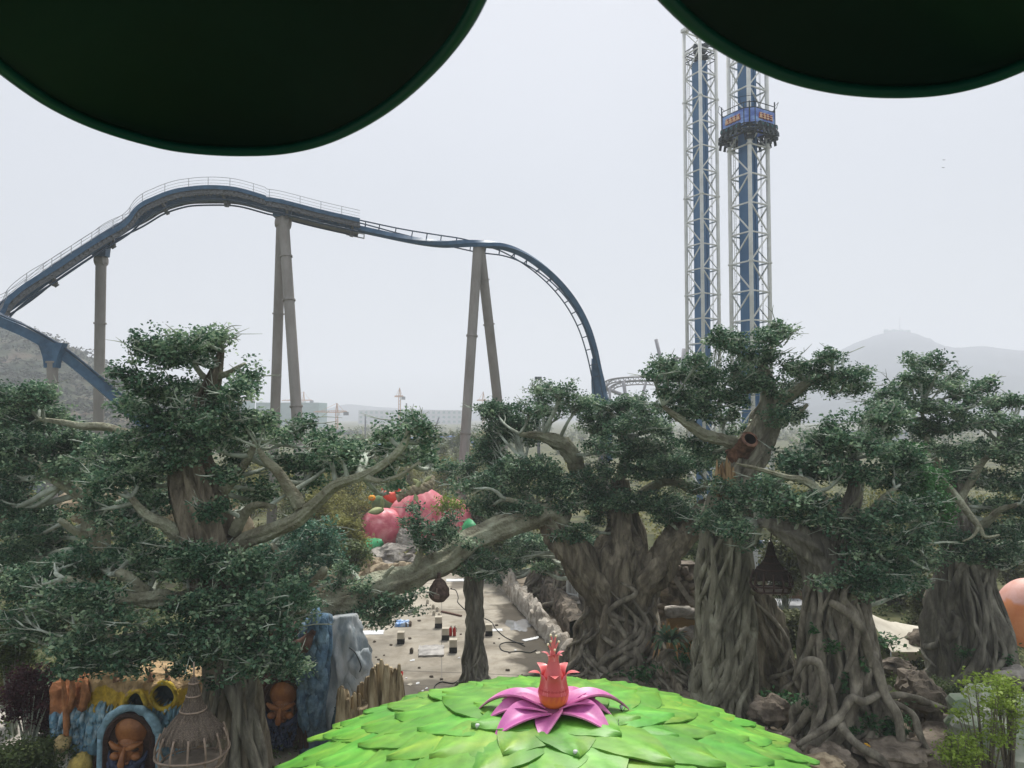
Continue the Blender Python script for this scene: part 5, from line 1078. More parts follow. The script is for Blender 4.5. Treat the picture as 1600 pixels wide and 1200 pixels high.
# shrubs
def shrub(px, py, wpx, hpx, Y, label, matl, seed, n, size, name='shrub', group=None, per=40):
    c = at(px, py, Y); u = pxm(Y); rng = np.random.default_rng(seed); hh = c[2]+hpx*u*.5; t = thing(name, (c[0], c[1], 0), label, 'shrub', group); rs = random.Random(seed)
    k = n//per; d = rng.normal(size=(k, 3)); d /= np.linalg.norm(d, axis=1)[:, None]; cc = np.array(c)+d*(rng.random(k)**.4)[:, None]*np.array([wpx*u*.5, wpx*u*.4, hpx*u*.5])
    P = (cc[:, None]+rng.normal(size=(k, per, 3))*np.array([.16, .16, .09])*(size/.12)).reshape(-1, 3)
    leaves('foliage', P, size, matl, t, np.clip((rng.normal(.5, .18, k)[:, None]+rng.normal(0, .13, (k, per))).ravel(), 0, 1), rng, up=1)
    m = MB()
    for i in range(min(k, 26)): e = cc[i]; m.tube([(c[0]+rs.uniform(-.2, .2), c[1]+rs.uniform(-.2, .2), 0), ((c[0]+e[0])/2, (c[1]+e[1])/2, e[2]*.55), e], [.04, .028, .01], n=5, seg=8, cap=False)
    m.build('stem', M_twig if matl is not M_yell else M_bark, t); return t
shrub(1540, 1120, 110, 150, 26, 'airy yellow-green shrub in the bottom right corner', M_yell, 301, 1800, .14)
shrub(1575, 1085, 60, 60, 26.5, 'upper right spray of yellow-green leaves at the right edge', M_yell, 302, 1300, .12)
shrub(1445, 1078, 100, 40, 36, 'low dark olive hedge left of the yellow-green shrub', M_bush, 303, 4200, .16, 'hedge')
shrub(1500, 1180, 60, 60, 25, 'lower left part of the yellow-green shrubbery, over the path', M_yell, 304, 1200, .12)
shrub(48, 1085, 84, 90, 31, 'dark purple-red shrub in the bottom left corner', M_red, 305, 8000, .13)
shrub(75, 1120, 60, 80, 32, 'dark brownish shrub between the purple one and the orange wall', M_red, 306, 4200, .13)
shrub(22, 1010, 70, 90, 33, 'olive green shrub at the left edge above the purple one', M_bush, 307, 5200, .16)
shrub(20, 1060, 60, 60, 34, 'yellowish green shrub at the left edge', M_willow, 308, 2600, .15)
shrub(30, 1185, 90, 50, 28, 'low dark green hedge at the very bottom left', M_bush, 309, 5200, .13, 'hedge')
shrub(90, 1180, 50, 60, 28.5, 'dark green bush at the foot of the orange wall', M_bush, 310, 3200, .13)
for i, (px, py, w_, h_, Y, lb) in enumerate(((1225,880,60,100,52,'tall bamboo clump between the pillar tree and the right tree'),(1262,870,36,110,56,'tall bamboo clump just left of the right tree trunk'),(1240,1000,70,90,46,'bamboo clump behind the dark arched trunk'),(1405,890,90,120,56,'broad bamboo clump behind the cream tent'),(1355,930,50,70,58,'bamboo clump left of the cream tent'),(1445,950,30,120,50,'bamboo clump right of the cream tent'),(1580,880,50,60,60,'bamboo clump above the orange dome'),(1010,890,60,60,60,'dark bamboo clump behind the centre tree'),(1085,900,40,60,56,'bamboo clump behind the cobbled wall'))):
    shrub(px, py, w_, h_, Y, lb, M_bamboo, 320+i, int(w_*h_*1.0), .26, 'bamboo_clump', 'bamboo clumps behind the garden')
for i, (px, py, w_, h_, Y, lb) in enumerate(((535,850,70,90,60,'yellowish bush left of the small pink dome'),(500,800,60,60,66,'olive bush behind the bluish tree'),(545,870,60,50,57,'dark olive bush behind the tan boulders'),(700,790,44,30,76,'yellow-green sprigs in front of the large pink dome'),(780,850,60,50,64,'dark green bush behind the long bough near the back trees'),(760,870,40,30,66,'green bush behind the root post'),(700,835,30,30,72,'green shrub right of the small bough tree'),(745,800,40,50,84,'grey-brown thicket right of the pink dome'),(590,775,50,30,92,'grey-green thicket behind the red curl'))):
    shrub(px, py, w_, h_, Y, lb, [M_willow, M_willow, M_bush, M_yell, M_bush, M_bush, M_leaf, M_far, M_far][i], 340+i, int(w_*h_*.9), .28, 'bush')
# ------------------------------------------------------------------ pink peach house
M_pch = mat('peach_pink', (.56, .085, .13), (.78, .27, .29), .55, .5, .15, 5, c3=(.66, .15, .19), vcol=True, wob=1.2, coat=.1)
def peach(name, label, cx, top, bot, wpx, Y, seed, tilt=0, tip=.18):
    c0 = at(cx, (top+bot)/2, Y); u = pxm(Y); rx = wpx*u/2; rz_ = (bot-top)*u/2; t = thing(name, (c0[0], c0[1], 0), label, 'fruit-shaped house', 'pink fruit houses')
    V = []; nn, mm = 48, 26; m = MB(); G = []; CC = []
    for i in range(mm):
        ph = math.pi*(i+.0)/(mm-1); row = []
        for j in range(nn):
            a = 2*math.pi*j/nn; g = 1-.10*math.exp(-((math.atan2(math.sin(a+1.2), math.cos(a+1.2)))/.16)**2)-.08*math.exp(-((math.atan2(math.sin(a+2.1), math.cos(a+2.1)))/.12)**2)
            r = math.sin(ph)**.68*g; zz = math.cos(ph)+tip*math.exp(-(ph/.28)**2); row.append((c0[0]+rx*r*math.cos(a)+tilt*rx*zz, c0[1]+rx*.85*r*math.sin(a), c0[2]+rz_*zz))
            s_ = max(0, math.sin(a*9+ph*3))**6*.5*math.exp(-((ph-1.0)/.5)**2); CC.append((1+.5*s_, 1+1.6*s_, 1+1.5*s_))
        G.append(row)
    m.grid(G, colr=CC, close=True); m.build('fruit_shell', M_pch, t, usecol=True); return t, c0, rx, rz_
t1, c1, rx1, rz1 = peach('fruit_house', 'large pink fruit-shaped dome with a twisted vine on top', 664, 772, 884, 118, 82, 1, tilt=-.10)
t2, c2, rx2, rz2 = peach('fruit_house', 'pink rounded dome behind the leaning coaster support, right of the large one', 706, 783, 884, 70, 83.5, 2, tip=.05)
t3, c3, rx3, rz3 = peach('fruit_house', 'smaller pink fruit-shaped dome at the left of the large one', 598, 796, 858, 74, 80, 3, tip=.05)
M_vine = mat('vine_tan', (.17, .14, .08), (.34, .30, .19), 2, .8, .5, 8); M_lg = mat('paint_green', (.04, .32, .12), (.07, .42, .18), 1, .5); M_redp = mat('paint_red', (.60, .06, .035), (.72, .10, .05), 2, .4)
m = MB()
for k in range(3):
    P = spline([at(622,778,79.5), at(635,768,78), at(655,765,77.2), at(672,758,78), at(676,748,80)], 40)
    for i in range(40): P[i] += np.array([0, math.cos(i*.5+k*2.1)*.28, math.sin(i*.5+k*2.1)*.28])
    m.tube([tuple(p) for p in P], .26, n=7)
m.build('twisted_vine', M_vine, t1)
def simple_leaf(c, L_, W_, a, matl, parent, el_=.3, name='leaf'):
    m = MB(); G = []
    d = Vector((math.cos(a), -.3, math.sin(a))).normalized(); s_ = d.cross(Vector((0, -1, .3))).normalized()
    for i in range(9):
        u = i/8; wd = W_*.5*math.sin(math.pi*min(1, .08+.92*u))**.9; p = Vector(c)+d*L_*u; G.append([p-s_*wd, p+Vector((0, -.12*W_, 0)), p+s_*wd, p+Vector((0, .10, 0))])
    m.grid(G, close=True); return m.build(name, matl, parent)
for px, py, a, Y in ((640,766,2.0,77),(650,762,.9,77),(648,772,-1.2,76.6),(664,752,.6,78.5),(655,757,2.4,78.5)): simple_leaf(at(px, py, Y), .95, .5, a, mat('leaf_tan', (.26, .30, .13), (.38, .40, .20), 2) if 'leaf_tan' not in MATS else MATS['leaf_tan'], t1)
simple_leaf(at(600,796,78), 1.7, .8, 3.3, MATS['leaf_tan'], t3); simple_leaf(at(598,794,78), 1.2, .5, 1.6, MATS['leaf_tan'], t3)
for px, py, a, L_, W_, pr, Y in ((598,846,3.6,3.2,2.0,t3,76),(722,828,.2,1.8,2.2,t2,79)): simple_leaf(at(px, py, Y), L_, W_, a, M_lg, pr)
t = thing('red_curl', gnd(612, 840), 'red upcurled pointed tail rising left of the large pink dome', 'ornament')
MB().tube([at(624,778,83), at(612,777,83), at(602,772,83), at(598,766,83), at(602,762,83)], [.75, .6, .42, .25, .03], n=12, seg=22).build('curl', M_redp, t)
MB().tube([at(621,777,82.6), at(622,770,82.6), at(624,764,82.6), at(623,761,82.6)], [.3, .38, .28, .1], n=10, seg=12, disp=lambda t_, v, P: 1+.25*math.sin(v*20)).build('coil', M_redp, t)
MB().tube([gnd(624,836), at(624,790,83)], .3, n=8).build('post', M_redp, t)
t = thing('green_mound', gnd(590,838), 'green painted curved back behind the small pink dome, with an orange fruit above it', 'ornament')
MB().tube([at(574,806,88), at(582,794,88), at(596,786,88), at(612,789,88), at(624,802,88)], [.8, .9, 1.0, .9, .7], n=16, seg=24).build('back', mat('mound_green', (.09, .17, .07), (.16, .25, .11), 1, .7), t)
c = at(581,778,86); t = thing('orange_fruit', c, 'small orange round fruit ornament above the green mound', 'ornament')
MB().ell(c, (.42, .42, .34), 18, disp=lambda v: 1+.05*abs(math.sin(4*math.atan2(v.y, v.x)))).build('fruit', mat('fruit_orange', (.75, .33, .02), None), t); MB().tube([c+Vector((0, 0, .3)), c+Vector((.05, 0, .55))], .06, n=6).build('stalk', M_lg, t)
# ------------------------------------------------------------------ tent, dome, white structure at right
M_tent = mat('tent_cream', (.50, .46, .37), (.62, .58, .48), 1, .7, .1, 4)
t = thing('tent', gnd(1400, 1000), 'cream peaked tent roof between the right tree and the far right tree', 'tent'); A_ = at(1362,957,44); B_ = at(1452,985,44); G = []
for i in range(21):
    u = i/20; row = []; 
    for j in range(11):
        v = j/10; x = A_[0]+(B_[0]-A_[0])*u; zt = A_[2]+(B_[2]-A_[2])*(u**.65); y = 43+v*6; ze = at(1400,1008,43)[2]
        z = ze+(zt-ze)*(1-abs(v*2-1)**1.0)**1.15 if v > 0 else ze
        row.append((x, y-1.2, max(ze, z)-.15*math.sin(math.pi*v)*math.sin(math.pi*u)))
    G.append(row)
G = np.array(G); m = MB(); m.grid(G)
ze = at(1400,1020,43)[2]; m.build('roof_fabric', M_tent, t)
m = MB(); m.grid([[(x, 41.78, at(1400,1008,43)[2]) for x in np.linspace(A_[0], B_[0], 30)], [(x, 41.78, ze-.08*(i % 2)) for i, x in enumerate(np.linspace(A_[0], B_[0], 30))]]); m.grid([[(x, 41.77, at(1400,1008,43)[2]) for x in np.linspace(A_[0], B_[0], 30)], [(A_[0]+(B_[0]-A_[0])*i/29, 42+.0, at(1400,1008,43)[2]) for i in range(30)]]); m.build('scalloped_valance', mat('tent_valance', (.36, .31, .22), (.42, .36, .27), 1, .8), t)  # valance cloth is a darker tan than the roof fabric
m = MB()
for x in (A_[0]+.1, (A_[0]+B_[0])/2, B_[0]-.1):
    for y in (42.0, 47.6): m.tube([(x, y, 0), (x, y, at(1400,1008,43)[2])], .06, n=8)
m.build('pole', M_wh, t)
M_dome = mat('dome_orange', (.62, .20, .07), (.70, .27, .11), 1, .5, vcol=True)
c = at(1608, 990, 47); t = thing('orange_dome', (c[0], c[1], 0), 'orange dome with a pink cap at the right edge', 'dome'); r_ = 52*pxm(47); pr = [(r_*math.sin(a), c[2]+r_*1.62*math.cos(a) if math.cos(a) > 0 else c[2]+r_*math.cos(a)*1.6) for a in np.linspace(.03, 2.2, 34)]
m = MB(); m.lathe((c[0], c[1], 0), pr, 48, colr=[((1.0, 1.5, 3.2) if z > c[2]+r_*1.62*.62+.1*math.sin(j) else (1, 1, 1)) for r__, z in pr for j in range(48)]); m.build('dome_shell', M_dome, t, usecol=True)
t = thing('ride_station', gnd(1200, 905), 'white framed ride station with blue panels behind the dark hanging basket', 'building'); Y = 60
M_bluep = mat('panel_blue', (.02, .06, .16), (.035, .09, .22), 1, .5); m = MB()
for x in (1160, 1178, 1198, 1216): m.bar(at(x,845,Y), at(x,960,Y), .5)
for y in (858, 872, 905): m.bar(at(1150,y,Y), at(1218,y,Y), .22, .5)
m.bar(at(1190,945,Y-.5), at(1210,918,Y-.5), .25); m.build('frame', M_wh, t, smooth=False)
m = MB()
for x, y, w_, h_ in ((1187,850,14,10),(1206,866,12,10),(1187,885,14,22),(1187,930,15,50),(1208,925,12,16)): p = at(x, y, Y+.4); m.box(p, (w_*pxm(Y), .3, h_*pxm(Y)))
m.build('panel', M_bluep, t, smooth=False)
m = MB(); m.box(at(1189,905,Y+1), (58*pxm(Y), .2, 30*pxm(Y))); m.build('back_screen', M_bld, t, smooth=False)
t = thing('canopy_tent', gnd(1235, 950), 'white fabric canopy over a silvery counter right of the hanging basket', 'tent'); P1 = at(1218,914,54); P2 = at(1256,925,54)
m = MB(); m.grid([[P1+Vector((0, 0, .2)), P1+Vector((.9, 0, .5)), P2], [P1+Vector((0, 3, .3)), P1+Vector((.9, 3, .9)), P2+Vector((0, 3, 0))]]); m.build('fabric', M_wh, t)
m = MB(); m.box(at(1230,950,53), (54*pxm(53), 2, 18*pxm(53))); m.build('counter', mat('silver_sheet', (.35, .36, .37), (.55, .56, .57), 3, .4, .6, 6), t, smooth=False)
m = MB(); m.box(at(1238,930,55), (38*pxm(53), 1.6, 7*pxm(53))); m.build('counter_front', mat('wood_brown', (.16, .10, .06), (.24, .16, .10), 2), t, smooth=False)
t = thing('iron_fence', gnd(1242, 1060), 'short black iron fence between the dark arched trunk and the right tree', 'fence'); m = MB()
for i in range(12): m.bar(at(1228+i*2.6,1028,40), at(1228+i*2.6,1058,40), .045)
for y in (1031, 1054): m.bar(at(1226,y,40), at(1260,y,40), .05)
m.build('bars', M_wire, t, smooth=False)
block(0, 60, 752, 90, 6, 'dark flat roofline glimpsed at the left edge', MATS['shed_grey'], 1, 4)
# ------------------------------------------------------------------ things on the plaza
M_cb = mat('plaza_block', (.42, .38, .30), (.54, .50, .42), 2, .8); M_blk = mat('black_rubber', (.02, .02, .02), (.035, .035, .035), 3, .7)
for i, (px, by, wpx, hpx, lb) in enumerate(((626,1008,11,17,'cream block with a black base, alone at the left of the plaza'),(685,983,11,16,'cream block with a black base, farthest of the group in line'),(696,1002,11,17,'cream block with a black base beside the two red extinguishers'),(708,1022,12,19,'cream block with a black base, nearest the camera'),(764,995,11,16,'cream block with a black base right of the root post'))):
    g = gnd(px, by); u = pxm(g[1]); t = thing('plinth_block', g, lb, 'block', 'cream blocks on the plaza', rz=.05); h_ = hpx*u*1.05; w_ = wpx*u
    MB().box((g[0], g[1]+w_*.4, .06+h_*.22), (w_, w_, h_*.44)).build('base', M_blk, t, smooth=False); MB().box((g[0], g[1]+w_*.4, .06+h_*.72), (w_*.97, w_*.97, h_*.56)).build('top_block', M_cb, t, smooth=False)
for i, (px, py) in enumerate(((667,935),(668,944),(677,952),(683,956),(678,962),(686,966),(643,1022))):
    g = gnd(px, py); t = MB().box((g[0], g[1], .2), (.2, .2, .22)).box((g[0], g[1], .33), (.12, .12, .07)).build('paver_stack', M_cb if i < 6 else M_rbrown, at0=(g[0], g[1], .05), smooth=False)
    tag(t, ('farthest small block in the row down the plaza','second small block from the far end of the row','small block midway down the row','small block right of the midway one','small block near the end of the row','nearest small block of the row','small dark lump beside the stained patch','leftmost small dark lump near the grey rock','small upright brown lump, second from the left','small dark lump, third from the left')[i], 'block')
M_ext = mat('extinguisher_red', (.42, .02, .015), None, 3, .35)
for px, lb in ((704,'left one of two red fire extinguishers on the plaza'),(710,'right one of two red fire extinguishers on the plaza')):
    g = gnd(px, 995); t = thing('fire_extinguisher', g, lb, 'extinguisher', 'red fire extinguishers'); MB().lathe((g[0], g[1], .06), [(.001, 0), (.1, 0), (.1, .42), (.07, .5), (.035, .53), (.03, .56), (.001, .56)], 16).build('cylinder', M_ext, t)
    MB().bar((g[0]-.03, g[1], .66), (g[0]+.09, g[1], .68), .03).build('handle', M_blk, t, smooth=False); MB().tube([(g[0]+.03, g[1], .64), (g[0]+.14, g[1], .5), (g[0]+.13, g[1], .3)], .014, n=6, seg=8).build('hose', M_blk, t)
def sheet(px, py, w_, d_, z, matl, seed, label, name, cat, rz=.1, crump=.05):
    g = gnd(px, py); m = MB(); n = 14; rs = random.Random(seed); G = []
    for i in range(n):
        row = []
        for j in range(n):
            a, b = (i/(n-1)-.5)*w_, (j/(n-1)-.5)*d_; k = 1-.12*mn.noise(Vector((i*.4, j*.4, seed)))
            row.append((g[0]+(a*math.cos(rz)-b*math.sin(rz))*k, g[1]+(a*math.sin(rz)+b*math.cos(rz))*k, .06+z+crump*(1+mn.noise(Vector((i*.5, j*.5, seed+5))))))
        G.append(row)
    m.grid(G); e = [r_[0] for r_ in G]+G[-1]+[r_[-1] for r_ in G[::-1]]+G[0][::-1]; m.grid([e, [(x, y, .058) for x, y, z_ in e]])
    return tag(m.build(name, matl, at0=(g[0], g[1], .06), sharp=40), label, cat)
sheet(674, 1020, 1.5, 1.9, .06, mat('slab_grey', (.22, .21, .195), (.42, .40, .37), 2.2, .6), 3, 'grey crumpled sheet lying on the plaza left of the nearest cream block', 'ground_sheet', 'sheet')
sheet(628, 978, .9, .9, .08, mat('litter_blue', (.08, .25, .6), (.5, .6, .7), 2, .5), 5, 'crumpled blue and white plastic on the plaza', 'plastic_litter', 'litter', crump=.14)
sheet(637, 979, .5, .5, .08, mat('litter_brown', (.12, .09, .07), None), 6, 'brown lump beside the blue plastic', 'plastic_litter', 'litter', crump=.12)
sheet(580, 990, 1.6, .9, .01, M_wh, 7, 'flat white sheet on the plaza beside the grey rock', 'ground_sheet', 'sheet', crump=.01)
sheet(712, 908, 1.6, .9, .02, M_wh, 8, 'thin white sheet far back on the plaza near the root post', 'ground_sheet', 'sheet', crump=.02)
sheet(828, 1001, 1.0, .35, .02, M_wh, 9, 'white strip lying in the wet patch', 'ground_sheet', 'sheet', rz=.6, crump=.02)
sheet(774, 986, .9, .5, .01, M_wh, 10, 'white scrap right of the root post', 'ground_sheet', 'sheet', crump=.01)
g = gnd(624, 1064); t = thing('red_bucket', g, 'red bucket with papers beside it near the splintered tan rock', 'bucket'); MB().lathe((g[0], g[1], .06), [(.001, 0), (.15, 0), (.19, .4), (.2, .4), (.17, .04)], 20).build('pail', M_ext, t); MB().tube([(g[0]-.19, g[1], .44), (g[0], g[1]-.12, .6), (g[0]+.19, g[1], .44)], .01, n=5, seg=10).build('handle', M_wire, t)
rs = random.Random(12); names = {0: ('paper_scrap', M_wh, 'scrap of white litter'), 1: ('rubble_piece', M_rbrown, 'small dark piece of rubble'), 2: ('cardboard_scrap', M_cb, 'scrap of pale cardboard')}
labs = {}
lit = [(622,1068,0),(634,1062,0),(640,1072,2),(652,1070,0),(666,1078,0),(644,1034,0),(660,1082,0),(676,1086,0),(700,1085,2),(717,1030,0),(600,1026,1),(592,1033,1),(588,1029,1),(655,1046,1),(674,1060,1),(772,1007,1),(776,979,1),(780,1000,1),(805,1018,0),(840,1022,2),(796,1022,1),(816,1057,1),(793,1050,1),(838,998,0),(668,928,1),(705,921,1),(655,972,1),(602,963,0),(618,1084,0),(648,1090,0),(690,1064,1),(611,1010,1),(720,993,1),(757,908,0),(730,1012,1),(585,1005,1),(566,1040,1),(640,1000,1),(660,905,0),(850,1040,1)]
for i, (px, py, k) in enumerate(lit):
    g = gnd(px, py); s_ = rs.uniform(.06, .15)*(1.6 if k == 2 else 1); m = MB()
    if k == 1: m.ell((g[0], g[1], .06+s_*.4), (s_, s_*.7, s_*.55), 9, disp=rock_disp(i, .4))
    else: m.box((g[0], g[1], .075), (s_*1.8, s_*1.2, .02), rz=rs.uniform(0, 3)); m.box((g[0]+s_*.5, g[1], .10), (s_, s_, .02), rz=rs.uniform(0, 3), M=Matrix.Rotation(.4, 3, 'X'))
    nm, mt, lb = names[k]; tag(m.build(nm, mt, at0=(g[0], g[1], .06), smooth=False), lb+' on the plaza concrete', nm.split('_')[0], {0:'white litter scraps on the plaza', 1:'dark rubble pieces on the plaza', 2:'cardboard scraps on the plaza'}[k])
def cable(pts, label, r_=.03):
    P = [gnd(*q)+Vector((0, 0, .09)) for q in pts]; tag(MB().tube(P, r_, n=6, seg=70).build('cable', M_wire, at0=tuple(P[0])), label, 'cable')
cable([(757,968),(768,974),(775,985),(790,998),(812,1008),(820,1012)], 'black cable from the root post to the wet patch')
cable([(838,1018),(828,1022),(812,1020),(796,1021),(784,1018),(781,1010),(790,1006),(806,1006),(818,1008)], 'black looped cable at the edge of the wet patch')
cable([(704,922),(712,924),(716,935),(715,942),(722,950),(727,955)], 'thin black cable lying left of the root post far back')
cable([(722,1062),(708,1070),(690,1068),(680,1074),(678,1082)], 'black cable from the foot of the root post towards the leaf roof')
p, q = gnd(690, 958), gnd(721, 965); tag(MB().bar(p+Vector((0, 0, .12)), q+Vector((0, 0, .12)), .14, .1).build('wooden_batten', mat('batten_brown', (.10, .05, .035), None), at0=tuple(p), smooth=False), 'long reddish-brown batten lying on the plaza', 'batten')
# wasp-nest shaped hive under the bough
t = thing('hanging_hive', at(686, 903, 35.6), 'brown egg-shaped hive hanging under the long bough', 'hive'); c = at(686, 922, 35.6); u = pxm(35.6)
M_hive = mat('hive_brown', (.055, .035, .028), (.14, .095, .075), 5, .8, .8, 20, bdist=.03)
m = MB(); pr = [(.01, 19*u), (5*u, 17*u), (11*u, 10*u), (15*u, 1*u), (16*u, -5*u), (13.5*u, -12*u), (8*u, -17*u), (.01, -18.5*u)]; m.lathe(c, [tuple(x) for x in spline(pr, 26)], 30, disp=lambda a, z: 1+.05*math.sin(z*18+a*2)+.03*math.sin(a*7)); m.build('shell', M_hive, t)
m = MB()
for k, (z, w_) in enumerate(((-2, 3.5), (-5, 4.5), (-8, 4))): m.bar(c+Vector((-w_*u-.06, -15.4*u, z*u)), c+Vector((w_*u-.06, -15.4*u, z*u-.02)), .10, .07)
m.bar(c+Vector((-2*u, -14.4*u, 6*u)), c+Vector((-2*u, -15.2*u, 0)), .06, .10); m.build('carved_mouth', mat('hive_light', (.22, .15, .12), None), t, smooth=False)
MB().tube([at(686,895,35.6), at(686,906,35.6)], .09, n=8).build('cord', M_hive, t)
# ------------------------------------------------------------------ thatched hanging baskets
M_thatch = mat('thatch', (.11, .08, .058), (.33, .255, .19), 9, .9, 1.0, 40, (6, 6, .5), c3=(.18, .15, .12), bdist=.03); M_cane = mat('cane', (.20, .15, .11), (.34, .26, .20), 3, .6); M_thatchd = mat('thatch_dark', (.03, .022, .018), (.08, .06, .05), 9, .9, 1, 40, (6, 6, .5), bdist=.03); M_caned = mat('cane_dark', (.045, .025, .02), (.08, .05, .04), 3, .6)
def basket(px, Y, ytop, ycol, yth, ybot, wth, wb, label, mth, mcn, hang, seed):
    u = pxm(Y); c = at(px, ytop, Y); zt = c[2]; t = thing('hanging_basket', c, label, 'hanging basket', 'thatched hanging baskets')
    def Z(y): return at(px, y, Y)[2]
    w1 = wth*u; hh = Z(ytop)-Z(yth); pr = [(.02*w1, 0), (.12*w1, -.03*hh), (.20*w1, -.22*hh), (.30*w1, -.42*hh), (.50*w1, -.60*hh), (.82*w1, -.78*hh), (1.0*w1, -.92*hh), (1.03*w1, -1.0*hh)]
    rs = random.Random(seed); m = MB(); S = [tuple(x) for x in spline(pr, 26)]; m.lathe((c[0], c[1], zt), S, 72, disp=lambda a, z: 1+.03*math.sin(a*23)+.025*math.sin(a*37+z*3)); th = m.build('thatch_cone', mth, t)
    m = MB()
    for i in range(420):        # loose straws
        a = rs.uniform(0, 6.283); k = rs.choice((9, 12, 15, 18, 21, 24, 25, 25)); r_, z = S[k]; r2, z2 = S[max(0, k-4)]
        m.tube([(c[0]+r2*math.cos(a)*1.01, c[1]+r2*math.sin(a)*1.01, zt+z2), (c[0]+(r_*1.06)*math.cos(a+.02), c[1]+(r_*1.06)*math.sin(a+.02), zt+z-rs.uniform(.02, .16)*w1)], [.010, .006], n=4, seg=2, cap=False)
    m.build('loose_straw', mth, th)
    for f in ycol:
        z = Z(f); r_ = np.interp(zt-z, [-q[1] for q in S], [q[0] for q in S])*1.06; MB().tube([(c[0]+r_*math.cos(a), c[1]+r_*math.sin(a), z) for a in np.linspace(0, 6.2832, 33)], .028, n=7, cap=False).build('band', mcn, t)
    wb_ = wb*u; zb = Z(ybot); zr_ = Z(yth-6); zh = zb+(zr_-zb)*.45
    for k in range(13):
        a = 6.283*k/13+.15; P = [(c[0]+wb_*f*math.cos(a), c[1]+wb_*f*math.sin(a), z) for f, z in ((.86, zr_+.1), (.99, zr_-(zr_-zb)*.3), (1.0, zh), (.86, zb+.12), (.6, zb+.0))]; MB().tube(P, .034, n=7, seg=14).build('rib', mcn, t)
    for z, f in ((zh, 1.02), (zb+.14, .90)):
        MB().tube([(c[0]+wb_*f*math.cos(a), c[1]+wb_*f*math.sin(a), z+.03*math.sin(3*a)) for a in np.linspace(0, 6.2832, 41)], .036, n=7, cap=False).build('hoop', mcn, t)
    MB().lathe((c[0], c[1], zb+.12), [(.02, .05), (.6*wb_, .04), (.84*wb_, 0), (.84*wb_, -.06), (.02, -.08)], 40).build('floor', mat('basket_floor', (.22, .18, .14), (.33, .28, .22), 3, .8) if 'basket_floor' not in MATS else MATS['basket_floor'], t)
    MB().tube([c, hang], .03, n=6).build('rope', mcn, t)
basket(303, 24, 1058, (1067,1086,1108), 1150, 1196, 42, 52, 'brown thatched basket hanging in front of the left tree, by the first bearded door', M_thatch, M_cane, at(303,1034,24.2), 3)
basket(1204, 32, 846, (868,878,888), 902, 926, 26, 31, 'dark thatched basket hanging beneath the right tree limb', M_thatchd, M_caned, at(1206,826,31.4), 7)
# ------------------------------------------------------------------ painted fairy wall with doors
def drips(m, x0, x1, z0, z1, yf, n, seed, cf, s=1.0, yj=.12):
    rs = random.Random(seed)
    for i in range(n):
        u, v = rs.random(), rs.random(); x = x0+(x1-x0)*u; z = z0+(z1-z0)*v; L_ = rs.uniform(.35, .8)*s; r_ = L_*rs.uniform(.13, .20); y = yf(x, z)-rs.uniform(0, yj)-(z1-z)/(z1-z0+.01)*-.1
        ph = rs.uniform(0, 6); pts = [(x, y+.12, z+L_*.5), (x+rs.uniform(-.03, .03), y-.03, z+L_*.1), (x+rs.uniform(-.04, .04), y-.08, z-L_*.3), (x+rs.uniform(-.05, .05), y-.05, z-L_*.62)]
        cc = []; P = spline(pts, 8)
        for p in P: cc += [cf(p[0]+rs.uniform(-.1, .1), p[2]+rs.uniform(-.1, .1))]*9
        m.tube([tuple(p) for p in P], [r_*.4, r_*1.0, r_*.95, r_*.6, .01], n=9, disp=lambda t, v_, P_: 1+.26*math.sin(3*t+ph), colr=cc)
M_paint = mat('fairy_paint', (.6, .6, .6), (1.1, 1.1, 1.1), 2.5, .75, 1., 7, c3=(.88, .88, .88), vcol=True, bdist=.08, grime=.5, gs=1.2)
Yf = 29.0; uf = pxm(Yf)
def X(px): return (px-800)*uf
def Zf(py): return at(800, py, Yf)[2]
HOL = [(X(230), Zf(1092), 13*uf, 16*uf), (X(270), Zf(1083), 17*uf, 17*uf)]
def wcol(x, z):
    px = x/uf+800; n_ = mn.noise(Vector((x*1.3, z*1.3, 4)))*1.2+mn.noise(Vector((x*4, z*4, 9)))*.5; py = 650+(H-z)/uf; py += n_*9
    or_, ye, bl, ta, da = (.42, .17, .07), (.62, .42, .05), (.20, .38, .50), (.52, .36, .19), (.10, .06, .045)
    lb_ = (.34, .48, .56)
    if px < 148+n_*6: c_ = or_ if py < 1108 else ((bl if n_ < .2 else lb_) if py < 1170 else or_)
    else: c_ = ta if py < 1068 else (ye if py < 1100 else (bl if n_ < .25 else lb_))
    for hx, hz, ra, rb in HOL:
        q = math.hypot((x-hx)/ra, (z-hz)/rb)
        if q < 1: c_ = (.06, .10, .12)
        elif q < 1.45 and c_ is not ta: c_ = ye
    if py > 1168 and 148 < px < 185: c_ = (.20, .10, .06)
    return c_
def yfc(x, z):
    px = x/uf+800; y = Yf-.18*math.sin((px-95)/200*math.pi)-.22*mn.fractal(Vector((x*.9, 3, z*.45)), 1, 2, 4)-.10*abs(math.sin(x*5+mn.noise(Vector((x, z, 1)))*2))
    dq = math.hypot((x-X(202))/(44*uf), (z-Zf(1175))/(50*uf)); y += .35*max(0, 1-max(0, dq-.72)*6) if dq < 1.0 or z < Zf(1175) and abs(x-X(202)) < 42*uf else 0
    for hx, hz, ra, rb in HOL:
        q = math.hypot((x-hx)/ra, (z-hz)/rb); y += .75*max(0, min(1, (1.05-q)*4)); y -= .20*math.exp(-((q-1.2)/.18)**2)
    return y
t = thing('fairy_wall', (X(190), Yf, 0), 'painted rock-like wall, orange, yellow and dripping blue, with two round holes', 'wall')
G = []; CC = []; nx_, nz_ = 150, 120
